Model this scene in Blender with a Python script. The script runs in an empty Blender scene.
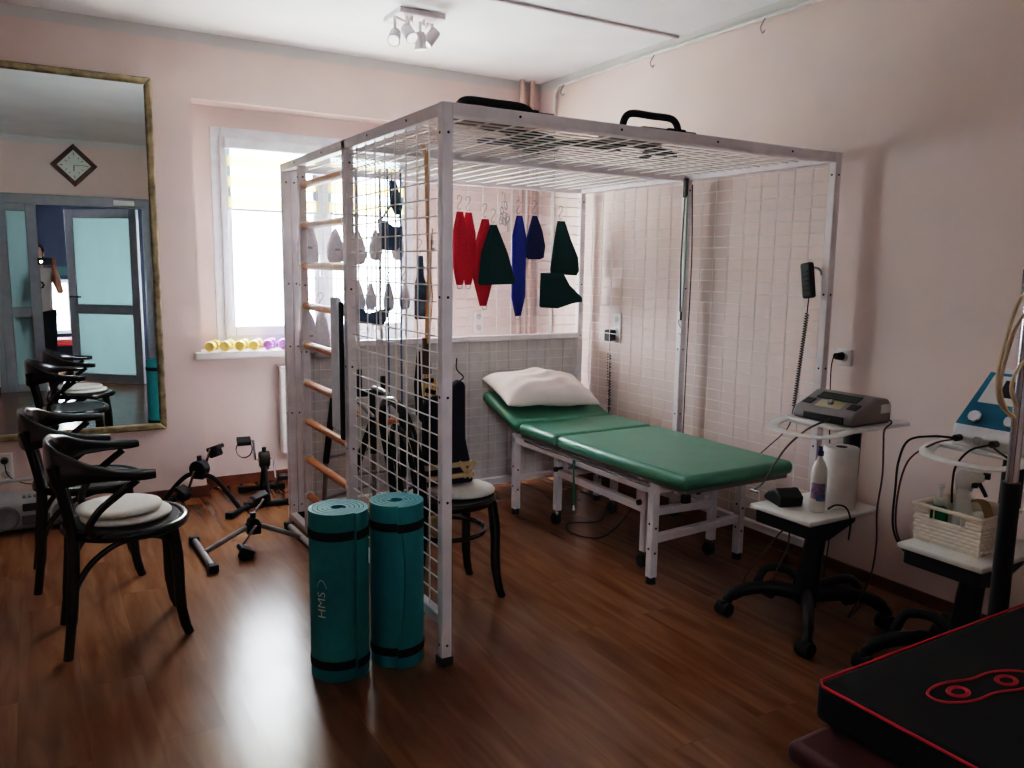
import bpy, bmesh, math, random
from mathutils import Vector, Matrix, Euler
random.seed(7)
S = bpy.context.scene
COL = S.collection
PI = math.pi

# ------------------------------------------------------------------ materials
def lin(c):
    return tuple(((v/255)/12.92 if v/255 <= .04045 else ((v/255+.055)/1.055)**2.4) for v in c)
MATS = {}
def mat(name, rgb, rough=.5, metal=0, var=.08, scale=12, bump=0, bscale=200, spec=.5, trans=0, emis=0, coat=0, sheen=0):
    if name in MATS: return MATS[name]
    m = bpy.data.materials.new(name); m.use_nodes = True; MATS[name] = m
    nt = m.node_tree; b = nt.nodes['Principled BSDF']; L = nt.links.new
    c = lin(rgb)
    tc = nt.nodes.new('ShaderNodeTexCoord')
    no = nt.nodes.new('ShaderNodeTexNoise'); no.inputs['Scale'].default_value = scale; no.inputs['Detail'].default_value = 3
    L(tc.outputs['Object'], no.inputs['Vector'])
    rp = nt.nodes.new('ShaderNodeValToRGB')
    rp.color_ramp.elements[0].position = .3; rp.color_ramp.elements[1].position = .7
    rp.color_ramp.elements[0].color = (*[v*(1-var) for v in c], 1)
    rp.color_ramp.elements[1].color = (*[min(1, v*(1+var)) for v in c], 1)
    L(no.outputs['Fac'], rp.inputs['Fac']); L(rp.outputs['Color'], b.inputs['Base Color'])
    b.inputs['Roughness'].default_value = rough; b.inputs['Metallic'].default_value = metal
    b.inputs['Specular IOR Level'].default_value = spec
    b.inputs['Coat Weight'].default_value = coat
    b.inputs['Sheen Weight'].default_value = sheen
    if trans: b.inputs['Transmission Weight'].default_value = trans
    if emis:
        L(rp.outputs['Color'], b.inputs['Emission Color']); b.inputs['Emission Strength'].default_value = emis
    if bump:
        n2 = nt.nodes.new('ShaderNodeTexNoise'); n2.inputs['Scale'].default_value = bscale
        L(tc.outputs['Object'], n2.inputs['Vector'])
        bp = nt.nodes.new('ShaderNodeBump'); bp.inputs['Strength'].default_value = bump; bp.inputs['Distance'].default_value = .01
        L(n2.outputs['Fac'], bp.inputs['Height']); L(bp.outputs['Normal'], b.inputs['Normal'])
    return m

def wall_mat(name, rgb, top=None):
    m = bpy.data.materials.new(name); m.use_nodes = True
    nt = m.node_tree; b = nt.nodes['Principled BSDF']; L = nt.links.new
    geo = nt.nodes.new('ShaderNodeNewGeometry')
    no = nt.nodes.new('ShaderNodeTexNoise'); no.inputs['Scale'].default_value = 2.2; no.inputs['Detail'].default_value = 4
    L(geo.outputs['Position'], no.inputs['Vector'])
    rp = nt.nodes.new('ShaderNodeValToRGB'); c = lin(rgb)
    rp.color_ramp.elements[0].position = .3; rp.color_ramp.elements[1].position = .7
    rp.color_ramp.elements[0].color = (*[v*.95 for v in c], 1); rp.color_ramp.elements[1].color = (*[min(1, v*1.05) for v in c], 1)
    L(no.outputs['Fac'], rp.inputs['Fac'])
    out = rp.outputs['Color']
    if top is not None:
        sp = nt.nodes.new('ShaderNodeSeparateXYZ'); L(geo.outputs['Position'], sp.inputs[0])
        gt = nt.nodes.new('ShaderNodeMath'); gt.operation = 'GREATER_THAN'; gt.inputs[1].default_value = top
        L(sp.outputs['Z'], gt.inputs[0])
        mx = nt.nodes.new('ShaderNodeMix'); mx.data_type = 'RGBA'
        L(gt.outputs[0], mx.inputs[0]); L(out, mx.inputs[6]); mx.inputs[7].default_value = (*lin((205, 205, 203)), 1)
        out = mx.outputs[2]
    L(out, b.inputs['Base Color']); b.inputs['Roughness'].default_value = .75
    b.inputs['Specular IOR Level'].default_value = .25
    n2 = nt.nodes.new('ShaderNodeTexNoise'); n2.inputs['Scale'].default_value = 60; L(geo.outputs['Position'], n2.inputs['Vector'])
    bp = nt.nodes.new('ShaderNodeBump'); bp.inputs['Strength'].default_value = .05; bp.inputs['Distance'].default_value = .01
    L(n2.outputs['Fac'], bp.inputs['Height']); L(bp.outputs['Normal'], b.inputs['Normal'])
    return m

def floor_mat():
    m = bpy.data.materials.new('laminate_planks'); m.use_nodes = True
    nt = m.node_tree; b = nt.nodes['Principled BSDF']; L = nt.links.new
    geo = nt.nodes.new('ShaderNodeNewGeometry')
    mp = nt.nodes.new('ShaderNodeMapping'); mp.inputs['Rotation'].default_value = (0, 0, PI/2)
    L(geo.outputs['Position'], mp.inputs['Vector'])
    br = nt.nodes.new('ShaderNodeTexBrick')
    br.inputs['Scale'].default_value = 1; br.inputs['Brick Width'].default_value = 1.28; br.inputs['Row Height'].default_value = .19
    br.inputs['Mortar Size'].default_value = .0012; br.inputs['Mortar Smooth'].default_value = .2; br.offset = .37
    br.inputs['Color1'].default_value = (.2, .2, .2, 1); br.inputs['Color2'].default_value = (.8, .8, .8, 1); br.inputs['Mortar'].default_value = (0, 0, 0, 1)
    L(mp.outputs[0], br.inputs['Vector'])
    # grain stretched along the plank
    m2 = nt.nodes.new('ShaderNodeMapping'); m2.inputs['Scale'].default_value = (9, 1.1, 1); L(geo.outputs['Position'], m2.inputs['Vector'])
    ad = nt.nodes.new('ShaderNodeVectorMath'); ad.operation = 'MULTIPLY_ADD'
    ad.inputs[1].default_value = (6, 3, 0); L(br.outputs['Color'], ad.inputs[0]); L(m2.outputs[0], ad.inputs[2])
    n1 = nt.nodes.new('ShaderNodeTexNoise'); n1.inputs['Scale'].default_value = 1.6; n1.inputs['Detail'].default_value = 6; n1.inputs['Distortion'].default_value = .8
    L(ad.outputs[0], n1.inputs['Vector'])
    rp = nt.nodes.new('ShaderNodeValToRGB'); e = rp.color_ramp.elements
    e[0].position = .25; e[0].color = (*lin((106, 68, 45)), 1); e[1].position = .75; e[1].color = (*lin((142, 103, 72)), 1)
    x = e.new(.5); x.color = (*lin((124, 85, 58)), 1)
    L(n1.outputs['Fac'], rp.inputs['Fac'])
    mx = nt.nodes.new('ShaderNodeMix'); mx.data_type = 'RGBA'; mx.blend_type = 'MULTIPLY'; mx.inputs[0].default_value = .35
    L(rp.outputs[0], mx.inputs[6]); 
    sc = nt.nodes.new('ShaderNodeMix'); sc.data_type = 'RGBA'; sc.inputs[0].default_value = .45; sc.inputs[7].default_value = (1, 1, 1, 1)
    L(br.outputs['Color'], sc.inputs[6]); L(sc.outputs[2], mx.inputs[7])
    L(mx.outputs[2], b.inputs['Base Color'])
    b.inputs['Roughness'].default_value = .3; b.inputs['Specular IOR Level'].default_value = .45
    n3 = nt.nodes.new('ShaderNodeTexNoise'); n3.inputs['Scale'].default_value = 5; L(geo.outputs['Position'], n3.inputs['Vector'])
    mr = nt.nodes.new('ShaderNodeMapRange'); mr.inputs[3].default_value = .17; mr.inputs[4].default_value = .28
    L(n3.outputs['Fac'], mr.inputs[0]); L(mr.outputs[0], b.inputs['Roughness'])
    bp = nt.nodes.new('ShaderNodeBump'); bp.inputs['Strength'].default_value = .12; bp.inputs['Distance'].default_value = .004
    L(n1.outputs['Fac'], bp.inputs['Height']); L(bp.outputs['Normal'], b.inputs['Normal'])
    return m

def mirror_mat():
    m = bpy.data.materials.new('mirror_glass'); m.use_nodes = True
    nt = m.node_tree; b = nt.nodes['Principled BSDF']
    b.inputs['Metallic'].default_value = 1; b.inputs['Roughness'].default_value = 0
    no = nt.nodes.new('ShaderNodeTexNoise'); no.inputs['Scale'].default_value = .7
    rp = nt.nodes.new('ShaderNodeValToRGB'); rp.color_ramp.elements[0].color = (.80, .86, .87, 1); rp.color_ramp.elements[1].color = (.84, .89, .90, 1)
    nt.links.new(no.outputs['Fac'], rp.inputs['Fac']); nt.links.new(rp.outputs[0], b.inputs['Base Color'])
    return m

def frosted_mat():
    m = bpy.data.materials.new('frosted_glass'); m.use_nodes = True
    nt = m.node_tree; nt.nodes.clear(); L = nt.links.new
    o = nt.nodes.new('ShaderNodeOutputMaterial')
    no = nt.nodes.new('ShaderNodeTexNoise'); no.inputs['Scale'].default_value = 3
    rp = nt.nodes.new('ShaderNodeValToRGB')
    rp.color_ramp.elements[0].color = (*lin((168, 186, 186)), 1); rp.color_ramp.elements[1].color = (*lin((180, 196, 196)), 1)
    L(no.outputs['Fac'], rp.inputs['Fac'])
    tr = nt.nodes.new('ShaderNodeBsdfTranslucent'); df = nt.nodes.new('ShaderNodeBsdfDiffuse'); gl = nt.nodes.new('ShaderNodeBsdfGlossy')
    gl.inputs['Roughness'].default_value = .25
    L(rp.outputs[0], tr.inputs['Color']); L(rp.outputs[0], df.inputs['Color'])
    m1 = nt.nodes.new('ShaderNodeMixShader'); m1.inputs[0].default_value = .3; L(tr.outputs[0], m1.inputs[1]); L(df.outputs[0], m1.inputs[2])
    m2 = nt.nodes.new('ShaderNodeMixShader'); m2.inputs[0].default_value = .04; L(m1.outputs[0], m2.inputs[1]); L(gl.outputs[0], m2.inputs[2])
    L(m2.outputs[0], o.inputs['Surface'])
    return m

def glass_mat():
    m = bpy.data.materials.new('clear_glass'); m.use_nodes = True
    nt = m.node_tree; nt.nodes.clear(); L = nt.links.new
    o = nt.nodes.new('ShaderNodeOutputMaterial')
    t = nt.nodes.new('ShaderNodeBsdfTransparent'); g = nt.nodes.new('ShaderNodeBsdfGlossy'); g.inputs['Roughness'].default_value = .02
    no = nt.nodes.new('ShaderNodeTexNoise'); no.inputs['Scale'].default_value = 2
    rp = nt.nodes.new('ShaderNodeValToRGB'); rp.color_ramp.elements[0].color = (.93, .96, .97, 1); rp.color_ramp.elements[1].color = (.97, .99, .99, 1)
    L(no.outputs['Fac'], rp.inputs['Fac']); L(rp.outputs[0], t.inputs['Color'])
    x = nt.nodes.new('ShaderNodeMixShader'); x.inputs[0].default_value = .05
    L(t.outputs[0], x.inputs[1]); L(g.outputs[0], x.inputs[2]); L(x.outputs[0], o.inputs['Surface'])
    return m

def blind_mat():
    m = bpy.data.materials.new('day_night_blind'); m.use_nodes = True
    nt = m.node_tree; nt.nodes.clear(); L = nt.links.new
    o = nt.nodes.new('ShaderNodeOutputMaterial')
    geo = nt.nodes.new('ShaderNodeNewGeometry'); sp = nt.nodes.new('ShaderNodeSeparateXYZ'); L(geo.outputs['Position'], sp.inputs[0])
    mu = nt.nodes.new('ShaderNodeMath'); mu.operation = 'MULTIPLY'; mu.inputs[1].default_value = 1/.125; L(sp.outputs['Z'], mu.inputs[0])
    fr = nt.nodes.new('ShaderNodeMath'); fr.operation = 'FRACT'; L(mu.outputs[0], fr.inputs[0])
    gt = nt.nodes.new('ShaderNodeMath'); gt.operation = 'GREATER_THAN'; gt.inputs[1].default_value = .48; L(fr.outputs[0], gt.inputs[0])
    tr = nt.nodes.new('ShaderNodeBsdfTranslucent'); tr.inputs['Color'].default_value = (*lin((238, 222, 174)), 1)
    tp = nt.nodes.new('ShaderNodeBsdfTransparent'); tp.inputs['Color'].default_value = (.80, .86, .90, 1)
    x = nt.nodes.new('ShaderNodeMixShader'); L(gt.outputs[0], x.inputs[0]); L(tp.outputs[0], x.inputs[1]); L(tr.outputs[0], x.inputs[2])
    L(x.outputs[0], o.inputs['Surface'])
    return m

# ------------------------------------------------------------------ geometry helper
def smooth(pts, k=6, closed=False):
    pts = [Vector(p) for p in pts]; n = len(pts); out = []
    rng = n if closed else n-1
    for i in range(rng):
        p0 = pts[(i-1) % n] if closed or i > 0 else pts[0]*2-pts[1]
        p1 = pts[i]; p2 = pts[(i+1) % n]
        p3 = pts[(i+2) % n] if closed or i+2 < n else pts[-1]*2-pts[-2]
        for j in range(k):
            t = j/k
            out.append(.5*((2*p1)+(p2-p0)*t+(2*p0-5*p1+4*p2-p3)*t*t+(3*p1-p0-3*p2+p3)*t**3))
    if not closed: out.append(pts[-1])
    return out

class G:
    def __init__(s): s.v = []; s.f = []; s.mi = []; s.cur = 0
    def add(s, vs, fs):
        b = len(s.v); s.v += [Vector(v) for v in vs]
        for f in fs: s.f.append([b+i for i in f]); s.mi.append(s.cur)
        return s
    def box(s, x0, x1, y0, y1, z0, z1):
        return s.add([(x0,y0,z0),(x1,y0,z0),(x1,y1,z0),(x0,y1,z0),(x0,y0,z1),(x1,y0,z1),(x1,y1,z1),(x0,y1,z1)],
            [(3,2,1,0),(4,5,6,7),(0,1,5,4),(1,2,6,5),(2,3,7,6),(3,0,4,7)])
    def rbox(s, c, size, rot=(0,0,0)):
        M = Euler(rot).to_matrix(); h = Vector(size)/2; c = Vector(c); vs = []
        for z in (-1,1):
            for x, y in ((-1,-1),(1,-1),(1,1),(-1,1)): vs.append(c+M@Vector((x*h.x,y*h.y,z*h.z)))
        return s.add(vs, [(3,2,1,0),(4,5,6,7),(0,1,5,4),(1,2,6,5),(2,3,7,6),(3,0,4,7)])
    def bar(s, p0, p1, w, h=None, up=(0,0,1)):
        p0 = Vector(p0); p1 = Vector(p1); h = h or w; d = (p1-p0).normalized(); up = Vector(up)
        if abs(d.dot(up)) > .98: up = Vector((0,1,0))
        a = d.cross(up).normalized(); b = a.cross(d)
        vs = []
        for p in (p0, p1):
            for i, j in ((-1,-1),(1,-1),(1,1),(-1,1)): vs.append(p+a*i*w/2+b*j*h/2)
        return s.add(vs, [(0,1,2,3)[::-1],(4,5,6,7),(0,1,5,4),(1,2,6,5),(2,3,7,6),(3,0,4,7)])
    def tube(s, pts, r, n=8, closed=False, flat=None, up=None):
        pts = [Vector(p) for p in pts]; N = len(pts)
        rs = r if isinstance(r, (list, tuple)) else [r]*N
        rings = []; prev = None
        for i, p in enumerate(pts):
            if closed: d = (pts[(i+1) % N]-pts[i-1])
            else: d = pts[min(i+1, N-1)]-pts[max(i-1, 0)]
            if d.length < 1e-9: d = Vector((0,0,1))
            d.normalize()
            if up is not None:
                a = Vector(up)-d*d.dot(Vector(up))
                if a.length < 1e-4: a = prev if prev is not None else d.orthogonal()
            elif prev is None: a = d.orthogonal()
            else:
                a = prev-d*prev.dot(d)
                if a.length < 1e-6: a = d.orthogonal()
            a.normalize(); prev = a; b = d.cross(a)
            ra, rb = (rs[i], rs[i]) if flat is None else (rs[i]*flat[0], rs[i]*flat[1])
            rings.append([p+a*ra*math.cos(2*PI*k/n)+b*rb*math.sin(2*PI*k/n) for k in range(n)])
        vs = [v for R_ in rings for v in R_]; fs = []
        for i in range(N if closed else N-1):
            j = (i+1) % N
            for k in range(n): fs.append((i*n+k, i*n+(k+1) % n, j*n+(k+1) % n, j*n+k))
        if not closed: fs.append(tuple(range(n))[::-1]); fs.append(tuple((N-1)*n+k for k in range(n)))
        return s.add(vs, fs)
    def cyl(s, p0, p1, r, r2=None, n=16):
        return s.tube([p0, p1], [r, r if r2 is None else r2], n)
    def lathe(s, prof, c=(0,0,0), axis=(0,0,1), n=24):
        c = Vector(c); ax = Vector(axis).normalized(); a = ax.orthogonal().normalized(); b = ax.cross(a)
        vs = []; fs = []
        for r, z in prof:
            for k in range(n): vs.append(c+ax*z+(a*math.cos(2*PI*k/n)+b*math.sin(2*PI*k/n))*max(r, 1e-4))
        N = len(prof)
        for i in range(N-1):
            for k in range(n): fs.append((i*n+k, i*n+(k+1) % n, (i+1)*n+(k+1) % n, (i+1)*n+k))
        fs.append(tuple(range(n))[::-1]); fs.append(tuple((N-1)*n+k for k in range(n)))
        return s.add(vs, fs)
    def ball(s, c, r, n=12):
        rr = r if isinstance(r, (tuple, list)) else (r, r, r); c = Vector(c); vs = []; fs = []; m = n//2
        for i in range(m+1):
            th = PI*i/m
            for k in range(n):
                ph = 2*PI*k/n
                vs.append(c+Vector((rr[0]*max(math.sin(th),.001)*math.cos(ph), rr[1]*max(math.sin(th),.001)*math.sin(ph), rr[2]*math.cos(th))))
        for i in range(m):
            for k in range(n): fs.append((i*n+k, (i+1)*n+k, (i+1)*n+(k+1) % n, i*n+(k+1) % n))
        return s.add(vs, fs)
    def prism(s, poly, M0, d):
        # poly: 2d points; M0: function (u,v,w)->xyz
        n = len(poly)
        vs = [M0(u, v, 0) for u, v in poly]+[M0(u, v, d) for u, v in poly]
        fs = [tuple(range(n))[::-1], tuple(range(n, 2*n))]+[(i, (i+1) % n, n+(i+1) % n, n+i) for i in range(n)]
        return s.add(vs, fs)
    def puff(s, poly, M0, th):
        # a flat stuffed shape with a soft edge
        n = len(poly); cx = sum(p[0] for p in poly)/n; cy = sum(p[1] for p in poly)/n
        rings = [(1, 0), (.93, .55), (.75, .9), (.4, 1)]
        vs = []; fs = []
        def ring(k, t):
            for u, v in poly: vs.append(M0(cx+(u-cx)*k, cy+(v-cy)*k, t))
        for k, t in rings: ring(k, t*th/2)
        for k, t in rings[1:]: ring(k, -t*th/2)
        for i in range(3):
            for j in range(n): fs.append((i*n+j, i*n+(j+1) % n, (i+1)*n+(j+1) % n, (i+1)*n+j))
        fs.append(tuple(3*n+j for j in range(n)))
        seq = [0, 4, 5, 6]
        for i in range(3):
            for j in range(n): fs.append((seq[i]*n+(j+1) % n, seq[i]*n+j, seq[i+1]*n+j, seq[i+1]*n+(j+1) % n))
        fs.append(tuple(6*n+j for j in range(n))[::-1])
        return s.add(vs, fs)
    def build(s, name, m, parent=None, ang=40, bevel=0, seg=2, sub=0, label=None):
        me = bpy.data.meshes.new(name)
        off = Vector(parent_off(parent)) if parent is not None else Vector((0,0,0))
        me.from_pydata([v-off for v in s.v], [], s.f)
        ms = m if isinstance(m, (list, tuple)) else [m]
        for x in ms: me.materials.append(x)
        for p, i in zip(me.polygons, s.mi): p.material_index = i; p.use_smooth = True
        bm = bmesh.new(); bm.from_mesh(me); bmesh.ops.recalc_face_normals(bm, faces=bm.faces); bm.to_mesh(me); bm.free()
        if ang < 180: me.set_sharp_from_angle(angle=math.radians(ang))
        o = bpy.data.objects.new(name, me); COL.objects.link(o)
        if bevel:
            b = o.modifiers.new('bevel', 'BEVEL'); b.width = bevel; b.segments = seg; b.limit_method = 'ANGLE'; b.angle_limit = math.radians(35)
            b.harden_normals = False
        if sub:
            b = o.modifiers.new('sub', 'SUBSURF'); b.levels = sub; b.render_levels = sub
        if parent is not None: o.parent = parent
        if label: o['label'] = label
        return o
    def xf(s, M):
        s.v = [M@v for v in s.v]; return s

OFF = {}
def parent_off(p):
    o = Vector((0,0,0)); q = p
    while q is not None:
        o += Vector(q.location); q = q.parent
    return o
def thing(name, label, cat, loc=(0,0,0), rz=0, group=None):
    o = bpy.data.objects.new(name, None); COL.objects.link(o); o.location = loc; o.rotation_euler = (0,0,rz)
    o.empty_display_size = .1
    return tag(o, label, cat, group)
def tag(o, label, cat, group=None):
    o['label'] = label; o['category'] = cat
    if group: o['group'] = group
    return o
def struct(o): o['kind'] = 'structure'; return o
def dup(root, loc, label, rz=None, group=None):
    def cp(o, par):
        c = o.copy(); COL.objects.link(c)
        if par is not None: c.parent = par
        for ch in list(o.children): cp(ch, c)
        return c
    r = cp(root, None); r.location = loc; r['label'] = label
    if rz is not None: r.rotation_euler = (0,0,rz)
    if group: r['group'] = group
    return r
XZ = lambda y: (lambda u, v, w: Vector((u, y+w, v)))
XY = lambda z: (lambda u, v, w: Vector((u, v, z+w)))
YZ = lambda x: (lambda u, v, w: Vector((x+w, u, v)))

# palette
white_metal = mat('white_powder_coat', (226, 218, 222), .4)
white_plastic = mat('white_plastic', (222, 220, 216), .4)
white_paint = mat('white_paint', (228, 226, 224), .45)
pvc = mat('white_window_profile', (226, 230, 236), .35)
black_plastic = mat('black_plastic', (22, 22, 24), .45)
black_rubber = mat('black_rubber', (30, 30, 32), .8)
black_wood = mat('black_stained_wood', (16, 13, 13), .22, var=.3, scale=30, coat=.3)
dark_seat = mat('dark_pressed_seat', (38, 31, 28), .35, var=.25, scale=60)
chrome = mat('chrome', (190, 190, 195), .2, 1)
steel = mat('steel_wire', (150, 150, 150), .35, .8)
dark_bolt = mat('bolt', (50, 46, 46), .5, .3)
grey_metal = mat('grey_painted_metal', (150, 148, 150), .4, .3)
brown_wood = mat('brown_baseboard', (112, 66, 46), .4, var=.25, scale=9)
rung_wood = mat('varnished_beech', (205, 132, 84), .35, var=.15, scale=40)
navy = mat('navy_fabric', (22, 32, 78), .9, var=.2, scale=80, bump=.2)
red_f = mat('red_fabric', (168, 22, 46), .85, var=.15, scale=80, bump=.2)
green_f = mat('dark_green_fabric', (8, 52, 52), .9, var=.2, scale=80, bump=.2)
grey_f = mat('glare_pale_grey_fabric', (206, 200, 204), .9, var=.1, scale=60, bump=.2)  # weight bag cloth lightened: veiling window glare is put into its colour
slate_f = mat('slate_fabric', (72, 86, 104), .85, var=.12, scale=50, bump=.15)
dark_f = mat('charcoal_fabric', (26, 28, 36), .85, var=.2, scale=50, bump=.2)
light_f = mat('pale_cushion_fabric', (206, 200, 194), .9, var=.06, scale=60, bump=.15)
vinyl = mat('green_vinyl', (80, 134, 114), .36, var=.06, scale=8, bump=.03, bscale=500)
teal = mat('teal_foam', (30, 140, 148), .6, var=.06, scale=30, bump=.15, bscale=350)
alu = mat('grey_aluminium', (142, 145, 152), .45, .1)

# ------------------------------------------------------------------ setting
XR, YB, YN, CE = 2.11, 2.72, 2.90, 2.80
YF = -2.58
pink = wall_mat('pink_wall_paint', (222, 203, 198), 2.735)
blue_wall = wall_mat('blue_hall_paint', (44, 50, 66))
white_ceil = wall_mat('white_ceiling_paint', (236, 238, 240))
struct(G().box(-3.6, XR+.3, -5.6, YN+.3, -.12, 0).build('floor', floor_mat()))
struct(G().box(-3.6, XR+.3, YF, YN+.3, CE, CE+.15).build('ceiling', white_ceil))
NX0, NX1, NT = -.33, 1.36, 2.42
WX0, WX1, WZ0, WZ1 = -.20, 1.17, .94, 2.30
g = G()
g.box(-3.6, NX0, YB, 3.15, 0, CE); g.box(NX1, XR+.3, YB, 3.15, 0, CE); g.box(NX0, NX1, YB, 3.15, NT, CE)
g.box(NX0, WX0, YN, 3.15, 0, NT); g.box(WX1, NX1, YN, 3.15, 0, NT); g.box(WX0, WX1, YN, 3.15, 0, WZ0); g.box(WX0, WX1, YN, 3.15, WZ1, NT)
struct(g.build('wall_back', pink))
struct(G().box(XR, XR+.3, YF-.1, 3.15, 0, CE).build('wall_right', pink))
struct(G().box(-3.9, -3.6, YF-.1, 3.15, 0, CE).build('wall_left', pink))
DX0, DX1, DT = -1.66, -.06, 2.19
g = G(); g.box(-3.9, DX0, YF-.12, YF, 0, CE); g.box(DX1, XR+.3, YF-.12, YF, 0, CE); g.box(DX0, DX1, YF-.12, YF, DT, CE)
struct(g.build('wall_front', pink))
# hall behind the camera
HY = -5.5
g = G(); g.box(-2.6, -1.16, HY-.2, HY, 0, 2.6); g.box(-.86, 1.5, HY-.2, HY, 0, 2.6); g.box(-1.16, -.86, HY-.2, HY, 0, .42); g.box(-1.16, -.86, HY-.2, HY, 1.2, 2.6)
struct(g.build('wall_hall', blue_wall))
struct(G().box(-2.8, -2.6, HY-.2, YF-.12, 0, 2.6).build('wall_hall_left', blue_wall))
g = G(); g.box(1.3, 1.5, HY, -4.6, 0, 2.6); g.box(1.3, 1.5, -3.0, YF-.12, 0, 2.6); g.box(1.3, 1.5, -4.6, -3.0, 0, .3); g.box(1.3, 1.5, -4.6, -3.0, 2.2, 2.6)
struct(g.build('wall_hall_right', blue_wall))
struct(G().box(-2.8, 1.5, HY-.2, YF-.12, 2.6, 2.7).build('ceiling_hall', blue_wall))
# baseboards
struct(G().box(-3.6, NX0, YB-.014, YB, 0, .07).build('baseboard_back_left', brown_wood, bevel=.004))
struct(G().box(NX0, NX1, YN-.014, YN, 0, .07).box(NX0, NX0+.014, YB, YN, 0, .07).build('baseboard_niche', brown_wood, bevel=.004))
struct(G().box(NX1, XR, YB-.014, YB, 0, .07).build('baseboard_back_right', brown_wood, bevel=.004))
struct(G().box(XR-.014, XR, YF, YB, 0, .06).build('baseboard_right', brown_wood, bevel=.004))
struct(G().box(-3.6, DX0, YF, YF+.014, 0, .07).box(DX1, XR, YF, YF+.014, 0, .07).build('baseboard_front', brown_wood, bevel=.004))
# window sill
struct(G().box(NX0-.04, NX1+.04, YB-.06, YN, .87, .914).build('trim_1', white_paint, bevel=.008))
# window
gl = glass_mat()
w = bpy.data.objects.new('window_1', None); COL.objects.link(w); w.location = ((WX0+WX1)/2, YN, WZ0); w['kind'] = 'structure'; 
g = G(); y0, y1 = YN-.02, YN+.06
def ring(g, x0, x1, z0, z1, y0, y1, t):
    g.box(x0, x0+t, y0, y1, z0, z1); g.box(x1-t, x1, y0, y1, z0, z1); g.box(x0+t, x1-t, y0, y1, z0, z0+t); g.box(x0+t, x1-t, y0, y1, z1-t, z1)
ring(g, WX0, WX1, WZ0, WZ1, YN-.01, YN+.06, .06)
g.build('window_frame', pvc, w, bevel=.006)
for x0, x1 in ((WX0+.05, .50), (.50, WX1-.05)):
    g = G(); ring(g, x0, x1, WZ0+.05, WZ1-.05, YN-.035, YN+.045, .065); sa = g.build('window_sash', pvc, w, bevel=.006)
    G().box(x0+.06, x1-.06, YN+.0, YN+.006, WZ0+.11, WZ1-.11).build('pane', gl, sa)
g = G(); g.rbox((.47, YN-.045, 1.5), (.025, .02, .06)); g.rbox((.47, YN-.075, 1.45), (.018, .018, .14)); g.build('window_handle', pvc, w, bevel=.004)
# blind on each sash
bm_ = blind_mat()
for x0, x1, lb in ((WX0+.09, .465, 'yellow striped roller blind pulled up on the left window sash'), (.535, WX1-.09, 'yellow striped roller blind pulled up on the right window sash behind the cage')):
    b = thing('roller_blind', lb, 'blind', ((x0+x1)/2, YN-.05, 2.2), group='striped roller blinds')
    G().box(x0-.02, x1+.02, YN-.085, YN-.036, 2.165, 2.235).build('blind_cassette', pvc, b, bevel=.01)
    G().box(x0, x1, YN-.052, YN-.050, 1.80, 2.17).build('blind_fabric', bm_, b)
    G().cyl((x0, YN-.051, 1.795), (x1, YN-.051, 1.795), .009, n=10).build('bottom_bar', pvc, b)
    G().tube(smooth([(x0-.01, YN-.07, 2.17), (x0-.012, YN-.072, 1.6), (x0-.005, YN-.075, 1.08), (x0+.012, YN-.073, 1.6), (x0+.01, YN-.07, 2.17)], 6), .0022, 5).build('pull_chain', pvc, b)
# outside facade of the hall window
w2 = bpy.data.objects.new('window_2', None); COL.objects.link(w2); w2.location = (-1.09, HY, .42); w2['kind'] = 'structure'
g = G(); ring(g, -1.16, -.86, .42, 1.2, HY-.06, HY+.01, .05); g.build('window_frame', pvc, w2, bevel=.004)
G().box(-1.11, -.91, HY-.04, HY-.035, .47, 1.15).build('pane', gl, w2)
w3 = bpy.data.objects.new('window_3', None); COL.objects.link(w3); w3.location = (1.3, -3.8, .3); w3['kind'] = 'structure'
g = G(); g.box(1.3, 1.36, -4.6, -4.54, .3, 2.2); g.box(1.3, 1.36, -3.06, -3.0, .3, 2.2); g.box(1.3, 1.36, -4.54, -3.06, .3, .36); g.box(1.3, 1.36, -4.54, -3.06, 2.14, 2.2); g.box(1.3, 1.36, -3.83, -3.77, .36, 2.14)
g.build('window_frame', pvc, w3, bevel=.004)
G().box(1.33, 1.335, -4.54, -3.06, .36, 2.14).build('pane', gl, w3)
# door assembly in the front wall
fro = frosted_mat()
d = bpy.data.objects.new('door_1', None); COL.objects.link(d); d.location = (-.86, YF-.06, 0); d['kind'] = 'structure'
ya, yb = YF-.09, YF-.02
g = G(); g.box(DX0, DX1, ya, yb, 2.08, DT); g.box(DX0, -1.60, ya, yb, 0, 2.08); g.box(-.135, DX1, ya, yb, 0, 2.08)
g.build('door_frame', alu, d, bevel=.005)
g = G(); g.box(-1.60, -1.50, ya, yb, 0, 2.08); g.box(-1.315, -1.21, ya, yb, 0, 2.08); g.box(-1.50, -1.315, ya, yb, 2.0, 2.08); g.box(-1.50, -1.315, ya, yb, .835, .945); g.box(-1.50, -1.315, ya, yb, 0, .085)
sl = g.build('side_light', alu, d, bevel=.005)
G().box(-1.50, -1.315, YF-.058, YF-.05, .945, 2.0).build('pane', fro, sl)
G().box(-1.50, -1.315, YF-.058, YF-.05, .085, .835).build('pane', fro, sl)
hinge = Vector((-.19, YF-.07, 0)); fre = Vector((-.915, -3.26, 0)); LD = (fre-hinge).length; da = math.atan2(fre.y-hinge.y, fre.x-hinge.x)
DM = Matrix.Translation(hinge)@Matrix.Rotation(da, 4, 'Z')
g = G(); t = .025
g.box(0, .10, -t, t, .01, 2.07); g.box(LD-.10, LD, -t, t, .01, 2.07); g.box(.10, LD-.10, -t, t, 1.97, 2.07); g.box(.10, LD-.10, -t, t, .84, .95); g.box(.10, LD-.10, -t, t, .01, .11)
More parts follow.
